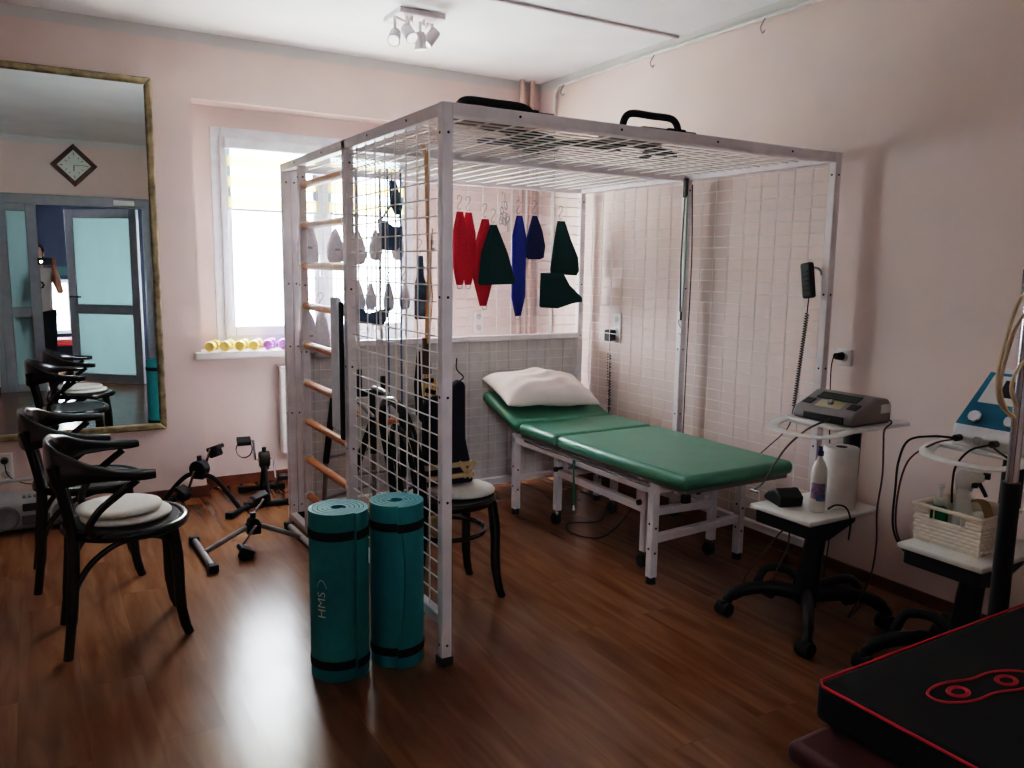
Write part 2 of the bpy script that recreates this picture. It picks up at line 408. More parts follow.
lf = g.xf(DM).build('door_leaf', alu, d, bevel=.004)
G().box(.10, LD-.10, -.004, .004, .95, 1.97).xf(DM).build('pane', fro, lf)
G().box(.10, LD-.10, -.004, .004, .11, .84).xf(DM).build('pane', fro, lf)
g = G()
for sgn in (-1, 1):
    g.cyl((LD-.05, sgn*.02, 1.04), (LD-.05, sgn*.07, 1.04), .011, n=10); g.cyl((LD-.05, sgn*.065, 1.04), (LD-.19, sgn*.065, 1.04), .010, n=10)
g.xf(DM).build('door_handle', black_plastic, lf)
G().box(-.44, -.22, yb, yb+.05, 2.10, 2.16).build('door_closer', mat('closer_silver', (190, 192, 190), .35, .2), d, bevel=.006)
# wall clock (seen in the mirror)
cl = thing('wall_clock', 'diamond shaped wall clock with brown wooden frame above the doorway', 'clock', (-.81, YF, 2.52))
g = G(); R_ = .235
def diam(r): return [(-.81+r, 2.52), (-.81, 2.52+r), (-.81-r, 2.52), (-.81, 2.52-r)]
o4, i4 = diam(R_), diam(R_-.065)
for k in range(4):
    q = [o4[k], o4[(k+1) % 4], i4[(k+1) % 4], i4[k]]; g.prism(q, XZ(YF), .03)
g.build('frame', mat('clock_frame_wood', (78, 40, 34), .4, var=.2), cl, bevel=.004)
G().prism(diam(R_-.062), XZ(YF), .012).build('dial', mat('clock_dial', (214, 222, 214), .5), cl)
g = G()
for k in range(12):
    a = k*PI/6; rr = .125/(abs(math.cos(a))+abs(math.sin(a)))*1.0
    g.rbox((-.81+math.sin(a)*rr, YF+.013, 2.52+math.cos(a)*rr), (.006, .002, .02 if k % 3 else .03), (0, a, 0))
g.build('hour_marks', black_plastic, cl)
g = G(); g.bar((-.81, YF+.015, 2.52), (-.70, YF+.015, 2.525), .007, .003); g.build('minute_hand', black_plastic, cl)
g = G(); g.bar((-.81, YF+.017, 2.52), (-.815, YF+.017, 2.455), .01, .003); g.build('hour_hand', black_plastic, cl)
# sign on the hall wall
o = G().box(-1.04, -.88, HY, HY+.015, 1.26, 1.385).build('wall_sign', mat('dim_green_sign', (34, 74, 72), .5)); tag(o, 'small dark green sign on the blue hall wall above its window', 'sign')
b = thing('bench', 'low red upholstered bench under the bright hall window', 'bench', (-1.1, HY+.35, 0))
G().box(-1.7, -.5, HY+.1, HY+.55, .28, .38).build('seat', mat('red_vinyl', (150, 46, 44), .5), b, bevel=.03, seg=3)
for x in (-1.6, -.6):
    for y in (HY+.16, HY+.49): G().cyl((x, y, 0), (x, y, .29), .016, n=10).build('leg', grey_metal, b)
# right wall pipe with hooks, corner pipes, ceiling trunking
def wallp(name, pts, r, label, cat='pipe', m=None, group=None, n=10):
    o = G().tube(pts, r, n).build(name, m or pinkp); tag(o, label, cat, group); return o
pinkp = mat('pink_painted_pipe', (216, 186, 176), .4)
whitep = mat('white_painted_pipe', (214, 212, 210), .4)
p = thing('curtain_wire_pipe', 'thin white pipe along top of right wall with small hooks, bending down in the corner', 'pipe', (2.08, 1.2, 2.74))
G().tube(smooth([(2.085, -2.5, 2.735), (2.085, 0, 2.735), (2.085, 2.3, 2.735)], 4)+smooth([(2.085, 2.42, 2.732), (2.085, 2.47, 2.70), (2.085, 2.48, 2.62)], 4)+[Vector((2.085, 2.48, .2))], .011, 10).build('pipe', whitep, p)
for y in (2.35, 1.40, .55, -.3):
    G().tube(smooth([(2.085, y, 2.735), (2.06, y, 2.70), (2.05, y, 2.675), (2.065, y, 2.655), (2.08, y, 2.67)], 5), .004, 6).build('hook', steel, p)
wallp('heating_pipe', [(1.93, 2.67, .02), (1.93, 2.67, CE)], .018, 'pink heating pipe in the back corner, left of the pair', group='heating pipes in the back corner')
wallp('heating_pipe', [(2.02, 2.67, .02), (2.02, 2.67, CE)], .018, 'pink heating pipe in the back corner, right of the pair', group='heating pipes in the back corner')
o = G().box(.0, XR, 1.224, 1.243, CE-.014, CE).build('cable_trunking', mat('grey_trunking', (206, 198, 198), .5)); tag(o, 'narrow grey cable trunking running across the ceiling', 'cable cover')

# radiator in the niche
r = thing('radiator', 'white panel radiator on wall under the window, behind the cage', 'radiator', (.72, 2.82, .2))
G().box(.17, 1.28, 2.79, 2.85, .2, .78).build('panel', white_paint, r, bevel=.012)
g = G()
for k in range(22): g.box(.20+k*.0485, .225+k*.0485, 2.784, 2.80, .24, .74)
g.build('ribs', white_paint, r, bevel=.006)
G().box(.17, 1.28, 2.775, 2.865, .78, .795).build('top_grille', white_paint, r, bevel=.004)
for x in (.3, 1.15): G().box(x, x+.04, 2.85, YN-.004, .3, .6).build('bracket', white_paint, r)

# ------------------------------------------------------------------ mirror
A_ = -.0095
m = thing('wall_mirror', 'large wall mirror in aged silver gilt frame beside the window', 'mirror', (-.59, 2.68, 1.48), A_)
mx0, mx1, mz0, mz1 = -2.05, -.548, .458, 2.50
def mframe():
    g = G(); y0, y1 = 2.668, 2.70
    t = .042
    for q in ([(mx0, mz0), (mx1, mz0), (mx1-t, mz0+t), (mx0+t, mz0+t)], [(mx1, mz0), (mx1, mz1), (mx1-t, mz1-t), (mx1-t, mz0+t)],
              [(mx1, mz1), (mx0, mz1), (mx0+t, mz1-t), (mx1-t, mz1-t)], [(mx0, mz1), (mx0, mz0), (mx0+t, mz0+t), (mx0+t, mz1-t)]):
        g.prism(q, XZ(y0), y1-y0)
    return g
mframe().build('frame', mat('aged_silver_gilt', (150, 138, 112), .42, .55, var=.45, scale=18, bump=.2, bscale=40), m, bevel=.012, seg=3)
G().box(mx0+.04, mx1-.04, 2.68, 2.695, mz0+.04, mz1-.04).build('glass', mirror_mat(), m)

# ------------------------------------------------------------------ ceiling spotlight
sp = thing('ceiling_spotlight', 'white ceiling lamp with four adjustable spotlight heads on square plate', 'lamp', (.67, 1.73, CE))
G().box(.535, .80, 1.615, 1.85, CE-.028, CE).build('plate', white_metal, sp, bevel=.004)
lens = mat('lamp_lens', (255, 252, 245), .3, emis=1.2)
def head(x, y, arm, d, px):
    d = Vector(d).normalized(); c = Vector((x, y, CE-arm))
    ar = G().cyl((px[0], px[1], CE-.02), (px[0], px[1], CE-.06), .008, n=10)
    ar.bar((px[0], px[1], CE-.06), (x, y, CE-.06), .02, .012).bar((x, y, CE-.06), (x+.0, y, CE-arm+.012), .014, .014).build('arm', white_metal, sp, bevel=.002)
    h = G().lathe([(.010, -.042), (.026, -.04), (.030, -.028), (.032, .03), (.035, .042), (.035, .046)], c, d, 20).build('head', white_metal, sp)
    G().lathe([(.028, .044), (.028, .0485)], c, d, 20).build('bulb', lens, h)
head(.505, 1.615, .155, (-.40, -.6, -.65), (.60, 1.68)); head(.575, 1.60, .13, (.15, -.65, -.7), (.62, 1.66))
head(.655, 1.63, .15, (.12, .1, -.95), (.70, 1.68)); head(.725, 1.63, .12, (-.55, .25, -.75), (.74, 1.72))

# ------------------------------------------------------------------ therapy cage
cg = thing('therapy_cage', 'white steel mesh therapy cage with wall bars on its left side', 'exercise cage', (1.02, 1.02, 0))
W = L_ = 2.04; H = 2.0; T = .04
def post(x, y, z0=.03, z1=H, w=T, d=T, foot=True):
    o = G().box(x, x+w, y, y+d, z0, z1).build('post', white_metal, cg, bevel=.004)
    g = G(); 
    for z in (.08, .62, 1.0, 1.35, 1.9):
        for dx in (-1, 1):
            pass
        g.cyl((x+w/2, y-.001, z), (x+w/2, y-.003, z), .005, n=8); g.cyl((x-.001, y+d/2, z), (x-.003, y+d/2, z), .005, n=8)
    g.build('bolts', dark_bolt, o)
    if foot: G().box(x-.006, x+w+.006, y-.006, y+d+.006, 0, .034).build('foot_cap', black_rubber, o, bevel=.004)
    return o
post(0, 0); post(W-T, 0); post(0, L_-T, .0, H, .045, foot=False); post(.046, L_-T, .03); post(W-T, L_-T)
post(0, .975, .03, H, T, .05); post(W-T, .98); post(0, 1.68, .03, 1.97, T, .04, foot=False)
g = lambda: G()
def rail(*a): return G().box(*a).build('rail', white_metal, cg, bevel=.004)
z1, z0 = H-.001, H-.045
rail(0, T, T, L_-T, z0, z1); rail(W-T, W, T, L_-T, z0, z1); rail(T, W-T, 0, T, z0, z1); rail(T, W-T, L_-T, L_, z0, z1); rail(T, W-T, 1.0, 1.04, z0, z1)
rail(.002, T-.002, T, .975, .15, .19); rail(0, T, 1.025, L_-T, .0, .035)
rail(W-T, W, T, .98, .10, .14); rail(W-T, W, 1.02, L_-T, .10, .14)
rail(.09, W-T, L_-T, L_, .985, 1.02); rail(.09, W-T, L_-T, L_, .03, .075)
for x in (.3, .75, 1.25, 1.7): G().cyl((x, -.001, H-.022), (x, -.003, H-.022), .005, n=8).build('bolt', dark_bolt, cg)
for y in (.3, .7, 1.3, 1.75): G().cyl((-.001, y, H-.022), (-.003, y, H-.022), .005, n=8).build('bolt', dark_bolt, cg)
wire = mat('white_wire', (226, 220, 216), .4)
def lattice(u0, u1, v0, v1, M, nu, sv=.06, r=.0029, skip=0):
    g = G()
    for k in range(1, nu):
        u = u0+(u1-u0)*k/nu; g.tube([M(u, v0, 0), M(u, v1, 0)], r, 6)
    v = v0+sv
    while v < v1-.01:
        g.tube([M(u0, v, r*1.8), M(u1, v, r*1.8)], r, 6); v += sv
    return g.build('wire_panel', wire, cg)
lattice(T, .975, .19, z0, YZ(.018), 9); lattice(T, .98, .14, z0, YZ(W-.02), 9, r=.0026); lattice(1.02, L_-T, .14, z0, YZ(W-.02), 9, r=.0026)
lattice(.09, W-T, 1.02, z0, XZ(L_-.025), 18, r=.0024); lattice(.09, W-T, .075, .985, XZ(L_-.025), 18, r=.0022)
lattice(T, W-T, T, 1.0, XY(H-.025), 18); lattice(T, W-T, 1.04, L_-T, XY(H-.025), 18)
sh = G(); sh.box(.05, W-.02, L_-.004, L_+.006, .04, 1.0)
sh.build('back_sheet', mat('pale_sheet', (205, 200, 200), .5), cg)
g = G()
for k in range(13): g.box(.16+k*.145, .166+k*.145, L_-.0055, L_-.004, .1, .98)
g.build('sheet_ribs', mat('pale_sheet_seam', (186, 180, 180), .5), cg)
for k in range(9):
    z = .218+.205*k
    r_ = G().cyl((T/2, 1.70, z), (T/2, 1.0, z), .019, n=14).build('rung', rung_wood, cg)
    for y in (1.688, 1.012): G().lathe([(.020, -.018), (.026, -.012), (.026, .012), (.020, .018)], (T/2, y, z), (0, 1, 0), 14).build('rung_cap', white_plastic, r_)

# ------------------------------------------------------------------ hanging things on the back mesh
YH = 1.972
def shook(x, z, y, s=1):
    # S hook whose top hangs on a wire at z+.05*s
    return smooth([(x-.012*s, y, z+.035*s), (x-.008*s, y, z+.052*s), (x+.008*s, y, z+.052*s), (x+.012*s, y, z+.036*s), (x, y, z+.018*s), (x-.010*s, y, z+.0*s), (x-.002*s, y, z-.014*s), (x+.010*s, y, z-.006*s)], 4)
def hung(name, label, cat, poly, m, x, ztop, y=YH, th=.03, group=None, hook=True, dring=False, hookz=None):
    zb = min(v for u, v in poly)
    t = thing(name, label, cat, (x, y, zb), group=group)
    G().puff(poly, XZ(y), th).build('body', m, t, ang=60)
    if hook: G().tube(shook(x, ztop+.028, y+.008, 1.25), .0025, 6).build('hook', steel, t)
    if dring: G().tube(smooth([(x-.018, y, zb+.006), (x-.012, y, zb-.02), (x+.012, y, zb-.02), (x+.018, y, zb+.006)], 5), .0025, 6).build('ring', steel, t)
    return t
def longsling(x, zt, zb, w):
    return [(x-.022, zt), (x+.022, zt), (x+w/2, zt-.12), (x+w/2, zb+.12), (x+.022, zb), (x-.022, zb), (x-w/2, zb+.12), (x-w/2, zt-.12)]
GS = 'coloured slings on the back mesh'
hung('suspension_sling', 'narrow red sling, leftmost on the back mesh', 'sling', longsling(1.062, 1.79, 1.345, .10), red_f, 1.062, 1.79, group=GS, dring=True, y=1.95)
hung('suspension_sling', 'narrow red sling, second from left on the back mesh', 'sling', longsling(1.14, 1.79, 1.345, .10), red_f, 1.14, 1.79, group=GS, dring=True, y=1.985)
hung('suspension_sling', 'red pointed sling half hidden behind a dark green one', 'sling', [(1.235, 1.755), (1.285, 1.755), (1.335, 1.55), (1.335, 1.42), (1.275, 1.213), (1.225, 1.213), (1.165, 1.42), (1.175, 1.56)], red_f, 1.26, 1.755, y=1.99, group=GS, dring=True)
hung('suspension_sling', 'dark green triangular sling hanging in front of a red one', 'sling', [(1.272, 1.72), (1.318, 1.72), (1.40, 1.55), (1.462, 1.37), (1.45, 1.352), (1.20, 1.345), (1.188, 1.36), (1.21, 1.55)], green_f, 1.295, 1.72, y=1.945, group=GS)
hung('suspension_sling', 'long narrow blue sling right of the green triangle', 'sling', longsling(1.495, 1.785, 1.146, .105), mat('blue_fabric', (26, 44, 120), .9, var=.2, scale=80, bump=.2), 1.49, 1.785, y=1.965, group=GS, dring=True)
hung('suspension_sling', 'short blue triangular sling right of the long blue one', 'sling', [(1.597, 1.79), (1.633, 1.79), (1.675, 1.70), (1.70, 1.60), (1.69, 1.525), (1.66, 1.512), (1.57, 1.512), (1.545, 1.53), (1.545, 1.62), (1.575, 1.72)], navy, 1.614, 1.79, group=GS)
hung('suspension_sling', 'dark green sling near the right corner post of the cage', 'sling', [(1.79, 1.765), (1.85, 1.765), (1.90, 1.65), (1.965, 1.53), (1.975, 1.44), (1.955, 1.41), (1.745, 1.42), (1.74, 1.45), (1.762, 1.62)], green_f, 1.82, 1.765, y=1.97, group=GS)
hung('suspension_sling', 'dark green sling turned sideways below another green sling', 'sling', [(1.65, 1.425), (1.83, 1.425), (1.885, 1.345), (1.985, 1.265), (1.99, 1.235), (1.91, 1.225), (1.79, 1.192), (1.655, 1.20), (1.645, 1.215)], green_f, 1.99, 1.25, y=1.945, group=GS, hook=False)
# chain bunch
g = G()
for k in range(9):
    a = random.random()*6; x, z = 1.39+random.uniform(-.02, .04), 1.80+random.uniform(-.06, .05)
    g.tube([(x+.016*math.cos(t*PI/5), 1.99+.008*math.sin(t*PI/5+a), z+.024*math.sin(t*PI/5)) for t in range(10)], .0028, 6, closed=True)
g.tube([(1.40, 1.99, 1.86), (1.40, 1.99, 1.92), (1.385, 1.99, 1.93), (1.38, 1.99, 1.91)], .003, 6)
g.tube([(1.42, 1.99, 1.75), (1.425, 1.99, 1.69), (1.42, 1.99, 1.68)], .003, 6)
tag(g.build('snap_hook_bunch', steel), 'bunch of small metal snap hooks between the red and blue slings', 'hooks')
# grey weight bags
def bagpoly(x, zt, zb, w):
    return [(x-.010, zt), (x+.010, zt), (x+w*.30, zt-.045), (x+w*.47, zt-.5*(zt-zb)), (x+w*.5, zb+.045), (x+w*.42, zb+.012), (x+w*.2, zb), (x-w*.2, zb), (x-w*.42, zb+.012), (x-w*.5, zb+.045), (x-w*.47, zt-.5*(zt-zb)), (x-w*.30, zt-.045)]
GB = 'grey weight bags on the back mesh'
mk = mat('faint_print', (160, 154, 160), .8)
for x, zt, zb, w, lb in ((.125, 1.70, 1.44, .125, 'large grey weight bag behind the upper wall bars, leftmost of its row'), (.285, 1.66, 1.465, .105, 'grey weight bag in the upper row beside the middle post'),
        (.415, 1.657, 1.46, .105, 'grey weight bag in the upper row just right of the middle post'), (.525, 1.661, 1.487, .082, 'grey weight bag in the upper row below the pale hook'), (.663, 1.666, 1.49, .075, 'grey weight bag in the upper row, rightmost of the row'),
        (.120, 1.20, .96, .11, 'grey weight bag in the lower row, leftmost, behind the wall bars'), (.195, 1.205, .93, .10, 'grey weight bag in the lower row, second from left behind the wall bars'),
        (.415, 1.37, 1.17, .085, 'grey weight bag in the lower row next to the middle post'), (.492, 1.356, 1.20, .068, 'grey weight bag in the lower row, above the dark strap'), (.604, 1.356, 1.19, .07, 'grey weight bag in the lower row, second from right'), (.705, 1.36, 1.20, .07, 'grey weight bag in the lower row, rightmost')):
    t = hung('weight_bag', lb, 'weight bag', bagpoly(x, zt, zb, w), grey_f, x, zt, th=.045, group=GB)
    if w > .1: G().rbox((x+.005, YH-.024, (zt+zb)/2-.02), (.03, .003, .012)).build('print', mk, t)
hung('suspension_sling', 'dark slate strap sling hanging crosswise below the weight bags', 'sling', [(.385, 1.235), (.40, 1.20), (.47, 1.185), (.60, 1.215), (.585, 1.17), (.555, 1.115), (.40, 1.125), (.385, 1.14)], slate_f, .40, 1.22, y=1.93, group=GS, hook=False)
hung('suspension_sling', 'long dark slate strap right of the weight bags', 'sling', [(.775, 1.52), (.815, 1.52), (.82, 1.40), (.845, 1.34), (.845, 1.15), (.84, 1.14), (.765, 1.14), (.76, 1.15), (.76, 1.34), (.775, 1.40)], slate_f, .795, 1.52, y=1.95, group=GS)
# dark cuffs near the top
t = thing('foot_cuff', 'small dark padded cuff hanging from the roof mesh by a hook', 'cuff', (.6, 1.75, 1.8), group='padded cuffs inside the cage')
G().puff([(x_-.065, z_) for x_, z_ in [(.585, 1.925), (.625, 1.925), (.645, 1.86), (.665, 1.78), (.655, 1.74), (.62, 1.735), (.59, 1.79)]], XZ(1.75), .04).build('cuff', slate_f, t)
G().tube(smooth([(.54, 1.75, 1.92), (.535, 1.75, 1.97), (.54, 1.75, 1.985), (.55, 1.75, 1.975)], 5), .003, 6).build('hook', steel, t)
t = thing('foot_cuff', 'larger dark padded cuff hanging lower beside the smaller one', 'cuff', (.55, 1.7, 1.6), group='padded cuffs inside the cage')
G().puff([(x_-.07, z_) for x_, z_ in [(.50, 1.71), (.55, 1.70), (.60, 1.67), (.645, 1.675), (.65, 1.63), (.635, 1.56), (.61, 1.54), (.53, 1.54), (.51, 1.58)]], XZ(1.7), .05).build('cuff', slate_f, t)
G().tube(smooth([(.45, 1.70, 1.70), (.49, 1.71, 1.75), (.52, 1.72, 1.79), (.535, 1.74, 1.85)], 5), .006, 6).build('strap', slate_f, t)
# cords with pulleys hanging from the roof
cordm = mat('blue_grey_cord', (96, 120, 150), .7)
for x, y, lb in ((.45, 1.6, 'thin blue grey cord hanging straight from the cage roof, left of two'), (.525, 1.6, 'thin blue grey cord hanging straight from the cage roof, right of two')):
    tag(G().tube([(x, y, 1.965), (x, y, 1.0), (x+.002, y, .60)], .0055, 8).build('suspension_rope', cordm), lb, 'cord', 'cords hanging from the roof mesh')
# footplate strap frame
t = thing('footplate_handle', 'black U shaped footplate handle hanging on two grey straps', 'handle', (.35, 1.6, .76))
g = G(); g.box(.272, .425, 1.585, 1.615, .755, .79); g.box(.268, .292, 1.588, 1.612, .755, .905); g.box(.403, .427, 1.588, 1.612, .755, .86); g.build('frame', black_plastic, t, bevel=.004)
for x, zz in ((.28, .90), (.415, .85)):
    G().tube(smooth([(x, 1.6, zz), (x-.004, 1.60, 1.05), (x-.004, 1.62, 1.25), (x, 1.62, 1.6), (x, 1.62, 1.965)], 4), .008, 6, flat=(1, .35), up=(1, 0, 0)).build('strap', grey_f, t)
# orange rope, tan strap
tag(G().tube(smooth([(.255, .72, 1.965), (.270, .72, 1.9), (.276, .72, 1.7), (.284, .72, 1.5), (.282, .72, 1.3), (.282, .72, 1.12)], 4), .0095, 6, flat=(1, .25), up=(1, 0, 0)).build('leather_strap', mat('tan_leather', (214, 172, 136), .6, var=.15)), 'tan leather strap hanging from the roof beside the front corner post', 'strap')
og = mat('orange_cord', (226, 150, 44), .6)
t = thing('pulley_rope', 'orange pulley cords with metal clips and dark wooden handle near the corner post', 'rope', (.30, .62, 1.0))
for dx, dy in ((0, 0), (.012, .012), (.024, -.008)):
    G().tube(smooth([(.292+dx, .76+dy, 1.62), (.295+dx*.5, .76+dy, 1.45), (.290+dx, .76+dy, 1.3), (.285+dx*.6, .76, 1.13)], 4), .0032, 6).build('cord', og, t)
g = G(); g.tube([(.298+.010*math.cos(k*PI/5), .76, 1.665+.02*math.sin(k*PI/5)) for k in range(10)], .0028, 6, closed=True); g.cyl((.298, .76, 1.69), (.296, .76, 1.965), .002, n=6); g.rbox((.31, .755, 1.56), (.02, .01, .02)); g.rbox((.318, .755, 1.53), (.015, .01, .015)); g.build('clip', steel, t)
G().cyl((.286, .76, 1.14), (.292, .76, .98), .017, .021, n=12).build('handle', mat('brown_handle', (92, 70, 62), .5), t)
t = thing('handle_bundle', 'bundle of yellow and black cords with clips hanging low at the corner post', 'rope', (.3, .62, .8))
g = G()
for k in range(5): g.tube(smooth([(.285+.012*k, .76, .99-.01*k), (.275+.014*k, .755, .9), (.28+.013*k, .76, .80-.012*k), (.288+.01*k, .76, .76)], 4), .005, 6)
g.build('cord', mat('yellow_cord', (206, 160, 70), .6), t)
g = G()
for k, z in enumerate((.95, .90, .86, .82)): g.rbox((.292+.01*(k % 2), .748, z), (.05, .02, .02), (0, .3*k, 0))
g.build('buckle', black_plastic, t, bevel=.003)
G().tube([(.26, .78, 1.08), (.255, .78, .93), (.265, .78, .80), (.28, .78, .76)], [.008, .018, .02, .01], 8, flat=(1, .4), up=(1, 0, 0)).build('strap', dark_f, t)
# grey hanging board on rung three
t = thing('hanging_mat', 'slate grey padded mat hung over a rung of the wall bars', 'mat', (-.03, 1.03, .72))
G().box(-.030, -.008, 1.03, 1.125, .70, 1.31).build('mat_panel', mat('glare_pale_slate_vinyl', (226, 232, 240), .6), t, bevel=.006)  # slate vinyl coloured near white to carry the glare from the window
G().box(-.022, -.010, .99, 1.03, .66, 1.29).build('side_edge', dark_f, t, bevel=.004)
g = G(); g.tube(smooth([(-.02, 1.08, 1.29), (-.01, 1.08, 1.31), (T/2, 1.08, 1.268), (.045, 1.08, 1.25), (.045, 1.08, 1.20)], 5), .01, 6, flat=(.2, 2.5), up=(1, 0, 1)); g.build('loop', slate_f, t)

# handset on the right mesh with coiled cord
def coil(p0, p1, r, turns, n=10):
    p0 = Vector(p0); p1 = Vector(p1); d = (p1-p0); a = d.orthogonal().normalized(); b = d.normalized().cross(a); N = turns*n
    return [p0+d*(i/N)+a*r*math.cos(2*PI*i/n)+b*r*math.sin(2*PI*i/n) for i in range(N+1)]
t = thing('control_handset', 'black corded handset hanging on the right mesh of the cage', 'handset', (1.98, .11, 1.33))
g = G(); g.rbox((1.975, .095, 1.415), (.035, .062, .17), (-.16, 0, 0)); hb = g.build('body', black_plastic, t, bevel=.012, seg=3)
g = G(); g.tube(smooth([(1.985, .095, 1.475), (2.0, .07, 1.475), (2.022, .065, 1.46), (2.022, .06, 1.44)], 4), .005, 6); g.build('hook', steel, t)
g = G()
for k in range(5): g.rbox((1.956, .101-k*.0035, 1.455-k*.022), (.004, .03, .010), (-.16, 0, 0))
g.build('buttons', dark_f, hb)
G().tube([(1.975, .084, 1.335), (1.975, .088, 1.27)]+coil((1.975, .088, 1.26), (1.955, .115, .80), .008, 38, 8)+smooth([(1.955, .115, .80), (1.93, .12, .70), (1.87, .18, .60), (1.838, .30, .47)], 5), .0028, 5).build('coiled_cord', black_plastic, t)
# elastic pulley on the middle right post
t = thing('elastic_pulley', 'long grey green elastic cord with hook on the right middle post', 'elastic cord', (1.985, .98, 1.1))
G().box(1.975, 1.997, .965, .99, 1.86, 1.965).build('clip', black_plastic, t, bevel=.004)
gm = mat('grey_green_elastic', (142, 166, 152), .7)
G().tube([(1.99, .965, 1.87), (1.988, .955, 1.5), (1.982, .96, 1.22)], .005, 7).build('cord', gm, t); G().tube([(1.99, .985, 1.87), (1.988, .992, 1.5), (1.982, .975, 1.22)], .005, 7).build('cord', mat('dark_elastic', (60, 74, 70), .7), t)
G().tube([(1.982, .967, 1.22), (1.982, .967, 1.17)], .006, 7).build('cord_end', black_plastic, t)
G().tube(smooth([(1.982, .967, 1.175), (1.982, .985, 1.165), (1.982, .975, 1.14), (1.982, .955, 1.12), (1.982, .96, 1.09), (1.982, .98, 1.095)], 5), .0035, 6).build('hook', steel, t)
tag(G().tube(smooth([(2.005, .945, 1.93), (2.01, .93, 1.5), (2.01, .935, .9), (2.005, .93, .45)], 5), .004, 6).build('suspension_rope', mat('dark_green_cord', (44, 62, 56), .7)), 'thin dark cord running down beside the right middle post', 'cord', 'cords hanging from the roof mesh')

# things on the roof
for x0, x1, yy, lb in ((.09, .38, .06, 'black bar handle of pad lying on cage roof near front corner'), (.80, 1.09, .06, 'black U shaped bar handle lying on cage roof near right end')):
    t = thing('roof_handle', lb, 'handle', ((x0+x1)/2, yy, H), group='handles lying on the cage roof')
    zh = .026 if x0 < .5 else .058
    G().tube(smooth([(x0, yy, H+.004), (x0+.015, yy, H+zh*.7), (x0+.05, yy, H+zh), ((x0+x1)/2, yy, H+zh), (x1-.05, yy, H+zh), (x1-.015, yy, H+zh*.7), (x1, yy, H+.004)], 5), .014, 10).build('grip', black_rubber, t)
    G().box(x0+.12, x1+.12, yy+.02, yy+.32, H, H+.022).build('pad', mat('dusty_brown_pad', (120, 96, 92), .7), t, bevel=.006)
    G().box(x1-.06, x1+.03, yy-.012, yy+.012, H, H+.02).build('grip_end', black_rubber, t, bevel=.004)
for k, (x, y, a) in enumerate(((.55, .45, .3), (.95, .55, -.4), (1.35, .5, .5), (.75, .75, .1))):
    gg = G().rbox((0, 0, .012), (.42, .07, .02)); gg.rbox((.08, .07, .010), (.3, .05, .016), (0, 0, .5))
    gg.xf(Matrix.Translation((x, y, H))@Matrix.Rotation(a, 4, 'Z'))
    tag(gg.build('spare_strap', (dark_f, green_f, dark_f, slate_f)[k], bevel=.006), ('dark folded strap on the cage roof, nearest the front left corner', 'dark green folded strap on the middle of the cage roof', 'dark folded strap on the cage roof toward the right side', 'slate folded strap on the cage roof near its middle beam')[k], 'strap', 'straps lying on the cage roof')

# ------------------------------------------------------------------ treatment table
tb = thing('treatment_table', 'green vinyl treatment table on white adjustable steel frame', 'treatment table', (1.49, .8, 0))
bx0, bx1 = 1.14, 1.83
G().box(bx0, bx1, -.02, .975, .508, .575).build('main_section', vinyl, tb, bevel=.03, seg=4)
G().box(bx0, bx1, .985, 1.365, .508, .575).build('middle_section', vinyl, tb, bevel=.03, seg=4)
ang = math.atan2(.13, .41)
hg = G().box(bx0, bx1, 0, .44, -.067, 0); hg.xf(Matrix.Translation((0, 1.372, .573))@Matrix.Rotation(ang, 4, 'X')); hg.build('head_section', vinyl, tb, bevel=.03, seg=4)
under = mat('grey_board', (128, 118, 114), .6)
g = G(); g.box(bx0+.03, bx1-.03, .0, .96, .493, .509); g.box(bx0+.03, bx1-.03, .99, 1.36, .493, .509); g.build('base_board', under, tb)
g = G().box(bx0+.03, bx1-.03, 0.02, .42, -.083, -.067); g.xf(Matrix.Translation((0, 1.372, .573))@Matrix.Rotation(ang, 4, 'X')); g.build('base_board', under, tb)
lx0, lx1 = 1.185, 1.79
for x, y in ((lx0, .23), (lx1, .27), (lx0, 1.46), (lx1, 1.46)):
    l = G().box(x, x+.04, y, y+.04, .03, .49).build('leg', white_metal, tb, bevel=.004)
    G().cyl((x+.02, y+.02, 0), (x+.02, y+.02, .035), .024, .020, n=14).build('foot', black_rubber, l)
    g = G()
    for z in (.15, .27): g.cyl((x+.02, y-.001, z), (x+.02, y-.003, z), .006, n=8); g.cyl((x-.001, y+.02, z+.02), (x-.003, y+.02, z+.02), .006, n=8)
    g.build('bolts', dark_bolt, l)
for x, y in ((1.285, .40), (1.70, .37), (1.285, 1.165), (1.69, 1.165)):
    l = G().box(x, x+.038, y, y+.038, .085, .44).build('leg', white_metal, tb, bevel=.004)
    G().cyl((x+.019, y+.019, .06), (x+.019, y+.019, .09), .014, n=12).build('caster_stem', chrome, l)
    g = G(); g.cyl((x+.005, y+.03, .032), (x+.033, y+.03, .032), .032, n=18); g.rbox((x+.019, y+.025, .052), (.04, .03, .03)); g.build('caster', black_rubber, l)
def trail(a, b, w=.035, h=.04): return G().bar(a, b, w, h).build('rail', white_metal, tb, bevel=.004)
trail((lx0+.02, .25, .45), (lx0+.02, 1.48, .45)); trail((lx1+.02, .25, .45), (lx1+.02, 1.48, .45)); trail((lx0, .255, .45), (lx1+.04, .285, .45)); trail((lx0, 1.48, .45), (lx1+.04, 1.48, .45))
trail((1.304, .40, .30), (1.304, 1.18, .31)); trail((1.71, .40, .30), (1.71, 1.18, .31)); trail((lx0+.04, .25, .215), (lx1, .29, .215)); trail((1.30, 1.185, .30), (1.71, 1.185, .30)); trail((1.30, .42, .28), (1.71, .39, .28))
G().cyl((1.148, .22, .482), (1.148, 1.30, .482), .006, n=8).build('paper_rod', chrome, tb)
